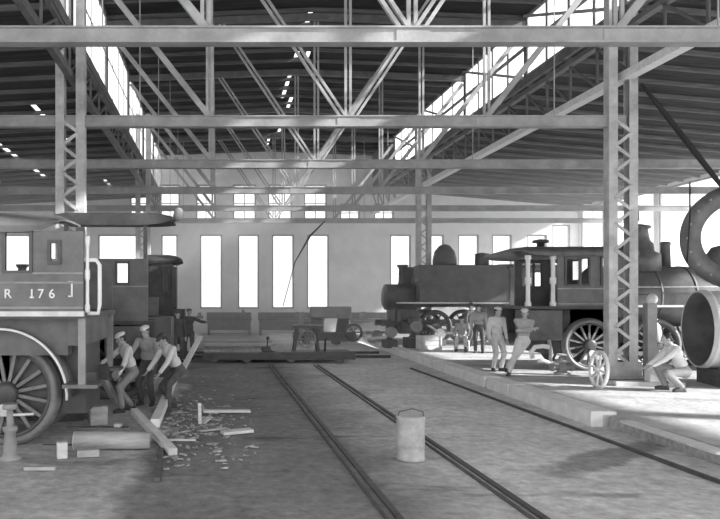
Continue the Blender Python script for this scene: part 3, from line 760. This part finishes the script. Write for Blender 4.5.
    if vest:
        v = MB(); v.ell(W, (.172, .132, .17), rot); v.ell(C - U * .02, (.186, .142, .17), rot); bake(v, 'waistcoat', vest, t, .016, 3)
    # hair and hat
    hd = MB(); hd.ell(H + hu * .032 - look * .014, (.083, .094, .09), hrot); hd.ell(H - look * .05 - hu * .02, (.072, .055, .06), hrot)
    bake(hd, 'hair', 'hair', t, .012, 2)
    if hat == 'cap':
        c = MB(); c.ell(H + hu * .085 - look * .012, (.098, .112, .048), hrot); c.ell(H + hu * .06 + look * .075, (.07, .065, .012), hrot)
        bake(c, 'cap', hatm, t, .010, 2)
    elif hat == 'brim':
        c = MB(); c.ell(H + hu * .055, (.17, .18, .014), hrot); c.ell(H + hu * .1, (.085, .1, .075), hrot)
        bake(c, 'hat', hatm, t, .010, 2)
    return t

V = Vector
# two men standing by the platform engine
p = gp(497, 371, .2)
person('man standing straight in pale work clothes and cap on the platform', p, math.radians(12), shirt='shirt_w', trousers='cloth_w', look=(.25, -1, -.1), hatm='cloth_w', fdir=((-.4, -1, 0), (.3, -1, 0)))
p = gp(513, 376, .2)
person('man with folded arms and crossed feet leaning beside the pale-clothed one', p + V((.28, .05, 0)), math.radians(-8), pelvis=(0, .02, .90), spine=(.08, .06, 1), look=(-.3, -1, -.25), shirt='shirt_m', trousers='cloth_w', hatm='shirt_w',
       hands=[V((.16, -.20, 1.20)), V((-.12, -.22, 1.16))], hpole=((-1, -.1, -.6), (1, -.1, -.6)), feet=[(-.36, -.05, .09), (-.46, .08, .09)], fdir=((-.5, -1, 0), (-.2, -1, 0)))
# crouching man at the shell, facing the column
person('crouching man in white shirt working at the mouth of the pale boiler shell', dp(676, 391, 14.9), math.radians(-98), pelvis=(0, .14, .40), spine=(0, -.42, .9), look=(0, -1, -.45), shirt='shirt_w', trousers='cloth_m', hat='none',
       hands=[V((-.16, -.52, .42)), V((.14, -.56, .45))], hpole=((-.6, .2, -1), (.6, .2, -1)), feet=[(-.16, -.12, .09), (.16, .04, .09)], kpole=((-.25, -1, .6), (.25, -1, .6)), scale=1.08)
# group in the dim part of the platform
p = gp(462, 351, .2)
SEATP = p
person('man in white trousers sitting low in front of the dim engine', p, math.radians(-25), pelvis=(0, .1, .50), spine=(0, -.2, 1), shirt='shirt_m', trousers='cloth_w', hatm='cloth_d',
       hands=[V((-.2, -.3, .62)), V((.2, -.3, .62))], feet=[(-.15, -.42, .09), (.17, -.45, .09)], kpole=((-.1, -1, 1), (.1, -1, 1)), look=(-.2, -1, -.3))
m = MB(); m.bb(-.25, .25, -.18, .25, 0, .05); m.bb(-.25, .25, -.18, .25, .35, .385)
for a in (-.24, .24):
    m.bb(a - .015, a + .015, -.18, .25, .05, .35)
o = m.build('wooden_box', 'wood_m', loc=p + V((.04, .14, 0))); o.rotation_euler = (0, 0, math.radians(-25)); tag(o, 'low wooden box the man in white trousers sits on', 'box')
person('dark-clothed man standing between the seated man and the pale-clothed pair', gp(479, 353, .2), math.radians(-20), shirt='shirt_m', trousers='cloth_d', look=(-.6, -1, -.1), hatm='cloth_d')
person('man in dark jacket and brimmed hat beside the dim engine\'s wheels', gp(470, 346, .2), math.radians(35), shirt='cloth_d', trousers='cloth_d', hat='brim', hatm='cloth_d', look=(.3, -1, -.1))
# two dark men at the far end of the pit timbers
person('dark-clothed man nearer the pit timber of the two standing together', gp(178, 362), math.radians(10), shirt='cloth_d', trousers='cloth_d', look=(-.5, -1, -.1), hands=[V((-.32, -.12, .95)), V((.26, 0, .8))])
person('dark-clothed man pointing one arm along the shed wall', gp(189, 359), math.radians(-5), shirt='cloth_d', trousers='cloth_d', look=(.5, -1, 0), scale=1.03, hands=[V((-.25, 0, .8)), V((.62, -.2, 1.28))], hat='cap')
# stooping man with the timber
p = gp(172, 409)
person('stooping man in pale shirt hauling on the diagonal pit timber', p, math.radians(-52), pelvis=(0, .14, .78), spine=(0, -.5, .85), look=(0, -.8, -.6), shirt='shirt_w', trousers='cloth_d', hat='cap', hatm='cloth_d',
       hands=[V((-.2, -.52, .66)), V((.2, -.5, .64))], feet=[(-.12, .12, .09), (.16, -.2, .09)], kpole=((-.3, -1, .2), (.3, -1, .2)))
# man at the engine cab step, arm out
p = gp(130, 411)
person('man in pale cap and shirt reaching one arm towards the numbered engine', p, math.radians(-62), pelvis=(0, .05, .80), spine=(0, -.32, .95), look=(0, -1, -.4), shirt='shirt_w', trousers='cloth_m', hat='cap', hatm='white',
       hands=[V((-.12, -.62, .92)), V((.25, -.35, .72))], feet=[(-.12, .1, .09), (.14, -.22, .09)], scale=.97)
person('man in pale cap and dark trousers standing behind the one who reaches out', gp(147, 405), math.radians(-15), pelvis=(0, .1, .84), spine=(0, -.25, .95), look=(-.2, -1, -.3), shirt='shirt_m', trousers='cloth_d', hat='cap', hatm='white',
       hands=[V((-.25, -.45, .95)), V((.25, -.3, .85))])

# ------------------------------------------------------------------ loose things on the platform
def handwheel(name, label, c, r, yaw, lean, m='white'):
    t = thing(name, label, 'wheel', c); t.rotation_euler = (0, lean, yaw)
    MB().lathe([(-.03, r), (-.03, r - .055), (.03, r - .055), (.03, r)], (0, 0, r), (1, 0, 0), 36, False, True).build('wheel_rim', m, t)
    for k in range(8):
        a = k * PI / 4 + .15; u = V((0, math.cos(a), math.sin(a))); MB().bar(V((0, 0, r)) + u * .04, V((0, 0, r)) + u * (r - .04), .05, .03, up=(1, 0, 0)).build('spoke', m, t)
    MB().lathe([(-.08, .06), (.08, .06)], (0, 0, r), (1, 0, 0), 16).build('hub', m, t)
    return t
handwheel('spoked_handwheel', 'white spoked handwheel standing against the column footing', gp(599, 389, .2) + V((0, .05, 0)), .42, math.radians(-4), 0.06)
def pipe(label, pts, r, m='white', name='bent_pipe'):
    o = MB().sweep(pts, r, 10).build(name, m); return tag(o, label, 'pipe', 'bent pipes')
q = lambda x, y, d=18.0: dp(x, y, d)
pipe('white bent pipe end nearest the crossed-feet man', [q(533, 358), q(531, 352), q(535, 347), q(543, 346), q(549, 347)], .06)
pipe('white bent pipe lying low before the engine wheel', [q(538, 361), q(544, 361), q(551, 363), q(560, 364), q(566, 366)], .05)
o = MB().sweep([q(549, 340), q(551, 352), q(550, 366)], .05, 8)
tag(o.build('stand_pipe', 'steel_mid'), 'upright dull pipe between the two white bent pipes', 'pipe')
c = q(562, 362); t = thing('valve_casting', 'dark valve casting on the platform before the engine wheel', 'casting', (c.x, c.y, .2))
MB().lathe([(0, .2), (.06, .2), (.08, .12), (.3, .12), (.32, .18), (.38, .18), (.4, .1), (.48, .06)], (0, 0, 0), (0, 0, 1), 18).build('body', 'steel_mid', t)
MB().lathe([(-.28, .11), (-.22, .11), (-.2, .07), (.2, .07), (.22, .11), (.28, .11)], (0, 0, .2), (1, 0, 0), 16).build('branch', 'steel_mid', t)
MB().lathe([(0, .12), (.02, .14), (.04, .12)], (0, 0, .5), (0, 0, 1), 16).build('hand_wheel', 'bright', t)
# lantern on the engine's running board side
c = dp(652, 299, 17.9); t = thing('signal_lamp', 'pale round signal lamp hung on the engine by the column', 'lamp', c)
MB().ell((0, 0, 0), (.13, .13, .14)).build('lamp_globe', 'white', t); MB().bb(-.08, .08, -.08, .08, -.34, -.13).build('lamp_base', 'steel_mid', t)
MB().bar((0, 0, .12), (0, .6, .12), .03, .03).build('bracket', 'steel_dark', t)
c = dp(654, 322, 17.3); t = thing('canvas_bag', 'pale canvas bag on a dark stand behind the crouching man', 'bag', (c.x, c.y, .2))
MB().lathe([(.9, .02), (.92, .13), (1.1, .17), (1.3, .13), (1.4, .05), (1.46, .09)], (0, 0, 0), (0, 0, 1), 14).build('bag', 'cloth_w', t)
MB().lathe([(0, .2), (.05, .2), (.07, .05), (.84, .05), (.86, .2), (.9, .2)], (0, 0, 0), (0, 0, 1), 14).build('stand', 'steel_dark', t)

def crate(label, c, sz, rz=0, m='wood_l', name='wooden_crate', cat='crate'):
    t = thing(name, label, cat, c, rz); x, y, z = sz[0] / 2, sz[1] / 2, sz[2]
    n = max(2, int(z / .16))
    for s in (-1, 1):
        a = MB(); b = MB()
        for k in range(n):
            z0, z1 = z * k / n + .006, z * (k + 1) / n - .006
            a.bb(-x, x, min(s * y, s * (y - .025)), max(s * y, s * (y - .025)), z0, z1); b.bb(min(s * x, s * (x - .025)), max(s * x, s * (x - .025)), -y + .025, y - .025, z0, z1)
        a.build('long_side', m, t); b.build('end_side', m, t)
    MB().bb(-x + .025, x - .025, -y + .025, y - .025, 0, .03).build('bottom', m, t)
    for sx in (-1, 1):
        for sy in (-1, 1): MB().bb(sx * x - .03, sx * x + .03, sy * (y + .012) - .012, sy * (y + .012) + .012, 0, z).build('corner_batten', m, t)
    return t
crate('light wooden crate near the kerb before the dim engine', gp(432, 350, .2) + V((0, .4, 0)), (.72, .6, .52), .1)
m = MB(); m.box((0, 0, 0), (.55, .35, .05), Matrix.Rotation(.6, 3, 'Y')); o = m.build('board_offcut', 'white', loc=gp(436, 350, .2) + V((.05, .4, .76))); tag(o, 'white board offcut tilted on top of the crate', 'board')
# timber and scrap pile at the far end of the platform
pile = []
for k in range(16):
    px, py = R.uniform(368, 414), R.uniform(327, 338)
    c = gp(px, py + 8, .2); L = R.uniform(.8, 2.4); a = R.uniform(-.5, .5) + (PI / 2 if R.random() < .25 else 0)
    m = MB(); m.box((0, 0, 0), (L, R.uniform(.12, .3), R.uniform(.06, .16)), Matrix.Rotation(a, 3, 'Z') @ Matrix.Rotation(R.uniform(-.12, .12), 3, 'Y'))
    o = m.build('timber_offcut', R.choice(['wood_l', 'white', 'wood_m', 'steel_mid']), loc=(c.x, c.y, .27 + R.uniform(0, .35)))
    tag(o, 'timber offcut in the loose heap at the far end of the platform', 'timber', 'heap of timber offcuts')
for i, (px, py, w, h, mm) in enumerate(((398, 325, .5, .9, 'steel_dark'), (400, 318, .8, 1.2, 'steel_dark'), (380, 330, .6, .5, 'wood_m'), (444, 340, .5, .7, 'steel_dark'))):
    c = gp(px, 344 if i < 3 else 347, .2)
    if i < 2: c = c - V((.9 - .9 * i, 3.0, 0))
    t = thing('machine_casting', ['dark upright casting behind the timber heap', 'tall dark machine frame before the dim engine\'s front', 'low casting at the end of the timber heap', 'dark casting between the crate and the seated man'][i], 'casting', c + V((0, .8, 0)))
    MB().bb(-w / 2, w / 2, -.3, .3, 0, h * .35).build('bed', mm, t, .03); MB().lathe([(h * .35, w * .3), (h * .45, w * .2), (h * .8, w * .18), (h * .85, w * .34), (h, w * .3)], (0, 0, 0), (0, 0, 1), 16).build('pillar', mm, t)
    MB().lathe([(-.08, .22), (.08, .22)], (0, -.25, h * .7), (0, 1, 0), 18).build('flywheel', 'steel_mid', t)

# ------------------------------------------------------------------ drum on the track
c = gp(414.5, 463); c.y += .19
t = thing('steel_drum', 'dented pale steel drum standing upright on the aisle track', 'drum', (c.x, c.y, 0))
r, h = .185, .60
MB().lathe([(0, .02), (0, r), (.03, r + .012), (.05, r), (h * .33, r), (h * .35, r + .006), (h * .37, r), (h * .9, r + .004), (h - .02, r + .012), (h, r), (h, r - .014), (h - .09, r - .014), (h - .09, .02)], (0, 0, 0), (0, 0, 1), 36, False).build('drum_body', 'drum', t)
MB().ell((0, 0, h - .09), (r - .016, r - .016, .05), n=20).build('contents', 'cinder', t)
MB().sweep([V((-.19, -.02, h - .06)), V((-.16, -.05, h + .06)), V((.0, -.08, h + .10)), V((.15, -.05, h + .06)), V((.19, 0, h - .06))], .008, 8).build('bail_handle', 'steel_dark', t)

# ------------------------------------------------------------------ transfer table and machines at mid distance
t = thing('transfer_table', 'low dark transfer table lying across the end of the aisle track', 'transfer table', (0, 24.0, 0))
for yy in (-.62, .62):
    m = MB(); m.bb(-.45, 4.6, yy - .1, yy + .1, .12, .34); m.build('side_beam', 'black', t)
m = MB()
for k in range(25): m.bb(-.45 + k * .2, -.45 + k * .2 + .18, -.55, .55, .3, .36)
m.build('deck', 'black', t)
for x in (-.1, 1.0, 2.5, 4.1):
    for yy in (-.45, .45): MB().lathe([(-.06, .17), (-.03, .17), (-.03, .15), (.06, .15)], (x, yy, .17), (0, 1, 0), 18).build('truck_wheel', 'tire', t)
t = thing('hand_winch', 'dark hand winch with round gear on the transfer table', 'winch', (3.05, 24.0, .36))
for s in (-1, 1):
    MB().bar((-.42, s * .22, 0), (-.3, s * .22, .85), .08, .1).build('standard', 'black', t); MB().bar((.4, s * .22, 0), (.3, s * .22, .8), .08, .1).build('standard', 'black', t)
MB().bb(-.45, .55, -.3, .3, .78, .88).build('top_plate', 'black', t)
MB().sweep([(0, -.28, .42), (0, .28, .42)], .13, 16).build('winch_barrel', 'steel_dark', t)
MB().lathe([(-.04, .3), (-.04, .24), (.04, .24), (.04, .3)], (0, -.32, .42), (0, 1, 0), 28, False, True).build('gear_wheel', 'steel_mid', t)
for k in range(4): u = V((math.cos(k * PI / 4), 0, math.sin(k * PI / 4))); MB().bar(V((0, -.32, .42)) - u * .25, V((0, -.32, .42)) + u * .25, .04, .05, up=(0, 1, 0)).build('gear_spoke', 'steel_mid', t)
MB().sweep([(.6, -.3, .0), (.62, -.3, .45), (.62, -.55, .45)], .035, 8).build('crank', 'black', t)
t = thing('point_lever', 'small dark lever box at the near end of the transfer table', 'lever', (1.72, 23.7, .36))
MB().bb(-.2, .22, -.12, .12, 0, .16).build('box', 'black', t, .02); MB().bar((-.03, 0, .1), (.0, 0, .42), .04, .04).build('lever', 'black', t); MB().ell((.0, 0, .44), (.06, .06, .07)).build('grip', 'black', t)
MB().lathe([(-.03, .12), (.03, .12)], (.2, -.14, .14), (0, 1, 0), 16).build('cam_wheel', 'steel_mid', t)
# machine tool behind
t = thing('planing_machine', 'big machine tool with flywheel before the end wall', 'machine', (5.1, 33.0, 0))
MB().bb(-1.5, 1.4, -.35, .35, .15, .55).build('bed', 'steel_dark', t, .04)
for s in (-.9, .5): MB().bb(s - .15, s + .15, -.4, .4, 0, .2).build('foot', 'steel_dark', t)
for s in (-.35, .9): MB().bar((s - .15, 0, .5), (s, 0, 1.6), .5, .28).build('upright', 'steel_dark', t)
MB().bb(-.7, 1.2, -.3, .25, 1.2, 1.75).build('cross_head', 'steel_mid', t, .05)
MB().lathe([(-.07, .42), (-.07, .32), (.07, .32), (.07, .42)], (1.25, -.45, .55), (0, 1, 0), 28, False, True).build('flywheel', 'black', t)
for k in range(3): u = V((math.cos(k * PI / 3), 0, math.sin(k * PI / 3))); MB().bar(V((1.25, -.45, .55)) - u * .34, V((1.25, -.45, .55)) + u * .34, .05, .07, up=(0, 1, 0)).build('flywheel_spoke', 'black', t)
MB().bar((-1.2, 0, .55), (-1.05, 0, 1.5), .2, .2).build('tool_post', 'steel_mid', t)
# benches along the end wall
def bench(label, x0, x1, y, m='steel_dark', h=.95):
    t = thing('workbench', label, 'workbench', ((x0 + x1) / 2, y, 0)); w = (x1 - x0) / 2
    MB().bb(-w, w, -.4, .4, h - .1, h).build('bench_top', m, t); MB().bb(-w, w, .3, .36, h, h + .35).build('back_board', m, t)
    MB().bb(-w + .1, w - .1, -.3, .3, .3, h - .12).build('cupboard', m, t)
    for sx in (-1, 1):
        for sy in (-1, 1): MB().bb(sx * (w - .12) - .06, sx * (w - .12) + .06, sy * .3 - .06, sy * .3 + .06, 0, h - .1).build('leg', m, t)
bench('dark workbench under the first two lit windows past the two dark men', -.6, 2.0, 40.6)
bench('dark workbench under the middle lit windows behind the winch', 2.4, 6.2, 40.6)
bench('dark workbench under the blank stretch of end wall', 7.6, 10.6, 40.6)
for i, (x, w, h) in enumerate(((-1.0, .5, .35), (.5, .7, .3), (1.5, .35, .5), (3.2, .6, .3), (4.6, .4, .4), (8.4, .6, .4), (9.7, .5, .3))):
    t = thing('bench_vise', 'iron vise on the end-wall workbenches, %s along' % ORD[i], 'vise', (x, 40.4, .95), group='bench vises')
    MB().bb(-w * .4, w * .4, -.12, .12, 0, h * .5).build('base', 'steel_dark', t); MB().bb(-w * .2, w * .2, -.2, -.08, h * .4, h).build('jaw', 'steel_dark', t); MB().sweep([(0, -.4, h * .6), (0, .1, h * .6)], .035, 8).build('screw', 'steel_mid', t)
# low light slab / sheet lying behind the table
for a, b, y, lb in ((-.5, 2.4, 30.0, 'long pale plank stack on the floor behind the transfer table'), (6.0, 8.2, 34.5, 'pale plank stack at the foot of the blank wall')):
    t = thing('plank_stack', lb, 'planks', ((a + b) / 2, y, 0))
    for k in range(3): MB().box((R.uniform(-.1, .1), R.uniform(-.05, .05), .06 + k * .12), (b - a, .5, .11)).build('plank', 'wood_l' if k % 2 else 'wood_m', t)

# ------------------------------------------------------------------ timbers, log and scrap by the numbered engine
def beam(name, label, p, q, w, h, m, cat='timber', grp=None):
    p, q = V(p), V(q); c = (p + q) / 2; mb = MB(); mb.bar(p - c, q - c, w, h); o = mb.build(name, m, None, .008, loc=c); return tag(o, label, cat, grp)
u = V((0, 0, .12))
beam('leaning_board', 'white board leaning up beside the two dark-clothed men', gp(180, 376) + u * .4, dp(200, 337, 21.0), .17, .05, 'white')
beam('pit_timber', 'white pit-edge timber resting on the crossing beam', gp(176, 382) + u * 1.5, gp(155, 433) + u * 1.3, .15, .14, 'white', grp='pit timbers')
beam('squared_beam', 'long squared beam lying at an angle across the pit edge', gp(134, 411, .2), gp(173, 452, .05), .13, .1, 'wood_l')
beam('raking_timber', 'weathered timber leaning down from the numbered engine\'s step', dp(88, 350, 12.9), gp(117, 408) + V((0, 0, .1)), .11, .13, 'wood_m')
beam('floor_curb', 'dark low timber curb continuing the pit edge', gp(161, 452) + u * .3, gp(157, 482) + u * .2, .08, .06, 'wood_d')
a, b = gp(75, 441, .12), gp(150, 441, .12)
t = thing('timber_log', 'thick pale log lying before the numbered engine with fresh-cut end', 'log', a)
MB().sweep([V((0, 0, 0)), (b - a) * .5 + V((0, .02, .01)), b - a], [.14, .13, .12], 16).build('trunk', 'wood_m', t)
MB().lathe([(-.012, .02), (-.012, .132), (0, .138)], (0, 0, 0), b - a, 16).build('cut_end', 'white', t)
# jack post by the wheel, scrap castings
c = gp(10, 460); t = thing('screw_jack', 'pale upright screw jack before the spoked driving wheel', 'jack', (c.x, c.y, 0))
MB().lathe([(0, .16), (.05, .16), (.07, .1), (.38, .07), (.4, .1), (.45, .1), (.46, .045), (.68, .045), (.69, .1), (.76, .1)], (0, 0, 0), (0, 0, 1), 18).build('jack_body', 'steel_mid', t)
MB().sweep([(-.15, 0, .6), (.32, 0, .62)], .018, 8).build('jack_bar', 'bright', t)
for i, (px, py, w, d, h, mm, lb) in enumerate(((66, 420, .55, .4, .3, 'black', 'dark iron box under the numbered engine\'s step'), (98, 424, .3, .3, .32, 'wood_m', 'weathered block at the foot of the raking timber'),
        (62, 458, .14, .12, .22, 'wood_l', 'small pale block standing before the log'), (88, 456,   .3, .2, .1, 'wood_m', 'flat pale offcut in front of the log'), (118, 427, .12, .1, .06, 'white', 'tiny white block behind the log'), (40, 470, .4, .1, .05, 'wood_m', 'flat grey offcut nearest the dark corner'))):
    c = gp(px, py); m = MB(); m.box((0, 0, h / 2), (w, d, h), Matrix.Rotation(R.uniform(-.5, .5), 3, 'Z'))
    tag(m.build('block', mm, None, .012, loc=(c.x, c.y, 0)), lb, 'block')
c = gp(88, 395, 0); t = thing('standing_bar', 'rusty jack stand beside the numbered engine\'s step', 'stand', gp(90, 418))
MB().lathe([(0, .2), (.05, .2), (.1, .1), (.75, .09), (.78, .16), (.9, .14)], (0, 0, 0), (0, 0, 1), 16).build('stand_body', 'rust', t); MB().ell((0, 0, .96), (.1, .1, .08)).build('stand_head', 'steel_mid', t)
# boards on the cinders
for p_, q_, w, h, mm, lb in (((203, 411, .05), (250, 411, .03), .16, .05, 'wood_l', 'longer pale board lying on the cinders'), ((222, 433, .04), (252, 430, .06), .2, .05, 'wood_l', 'bright short board nearest on the cinders'),
        ((200, 431, .02), (226, 428, .05), .08, .03, 'wood_m', 'thin splintered lath touching the bright short board'), ((160, 440, .03), (196, 440, .03), .04, .03, 'wood_l', 'thin lath by the end of the crossing beam'),
        ((203, 423, .02), (210, 417, .05), .1, .03, 'wood_l', 'small triangular offcut below the upright stake')):
    beam('board', lb, gp(p_[0], p_[1], p_[2]), gp(q_[0], q_[1], q_[2]), w, h, mm, 'board')
beam('stake', 'short pale stake standing upright in the cinders', gp(200, 424), gp(200, 424) + V((-.01, .03, .36)), .06, .05, 'wood_l')
# chips and cinders nobody could count
ch = MB()
for k in range(420):
    if k < 260: px, py = R.gauss(190, 22), R.gauss(424, 14)
    else: px, py = R.uniform(60, 260), R.uniform(372, 470)
    if not 160 < px + .3 * (py - 430): continue
    c = gp(px, max(py, 365)); s = R.uniform(.012, .05)
    ch.box(c + V((0, 0, s * .3)), (s * R.uniform(1, 4), s, s * .5), Matrix.Rotation(R.uniform(0, PI), 3, 'Z') @ Matrix.Rotation(R.uniform(-.5, .5), 3, 'X'))
tag(ch.build('wood_chips', 'cinder'), 'wood chips and cinders scattered by the pit timbers', 'chips', kind='stuff')

# ------------------------------------------------------------------ haze, light, camera
HAZE = 0.02
hz = MB(); hz.bb(XA + .05, XB - .05, 25.3, YB - .02, 0.0, 7.7)
hm = bpy.data.materials.new('shop_haze'); hm.use_nodes = True
nt = hm.node_tree; nt.nodes.remove(nt.nodes['Principled BSDF'])
vn = nt.nodes.new('ShaderNodeVolumeScatter'); vn.inputs['Density'].default_value = HAZE; vn.inputs['Anisotropy'].default_value = .0; vn.inputs['Color'].default_value = (1, 1, 1, 1)
nt.links.new(vn.outputs[0], nt.nodes['Material Output'].inputs['Volume'])
ho = hz.build('haze', hm); tag(ho, 'thin smoke haze filling the shed', 'haze', kind='stuff')

w = bpy.data.worlds.new('overcast'); S.world = w; w.use_nodes = True
bg = w.node_tree.nodes['Background']; bg.inputs[0].default_value = (1, 1, 1, 1); bg.inputs[1].default_value = 1.0
sd = bpy.data.lights.new('sun', 'SUN'); sd.energy = 6.5; sd.angle = math.radians(1.2)
so = bpy.data.objects.new('sun', sd); COL.objects.link(so)
el, az = math.radians(25), math.radians(19)
dirv = V((-math.cos(el) * math.cos(az), math.cos(el) * math.sin(az), -math.sin(el)))
so.rotation_euler = dirv.to_track_quat('-Z', 'Y').to_euler(); so.location = (20, -10, 20)

cd = bpy.data.cameras.new('camera'); cam = bpy.data.objects.new('camera', cd); COL.objects.link(cam)
cd.sensor_width = 36; cd.lens = 36 * F / 720
cd.shift_x = (360 - VX) / 720; cd.shift_y = (VY - 259.5) / 720
cam.location = (0, 0, HCAM); cam.rotation_euler = (PI / 2, 0, 0); cd.clip_end = 400
S.camera = cam
vs_ = S.view_settings; vs_.view_transform = 'Standard'; vs_.look = 'None'; vs_.gamma = 1; vs_.use_curve_mapping = False
vs_.exposure = 1.22
S.cycles.max_bounces = 8; S.cycles.diffuse_bounces = 4; S.cycles.transparent_max_bounces = 12; S.cycles.volume_bounces = 1
S.cycles.use_denoising = True
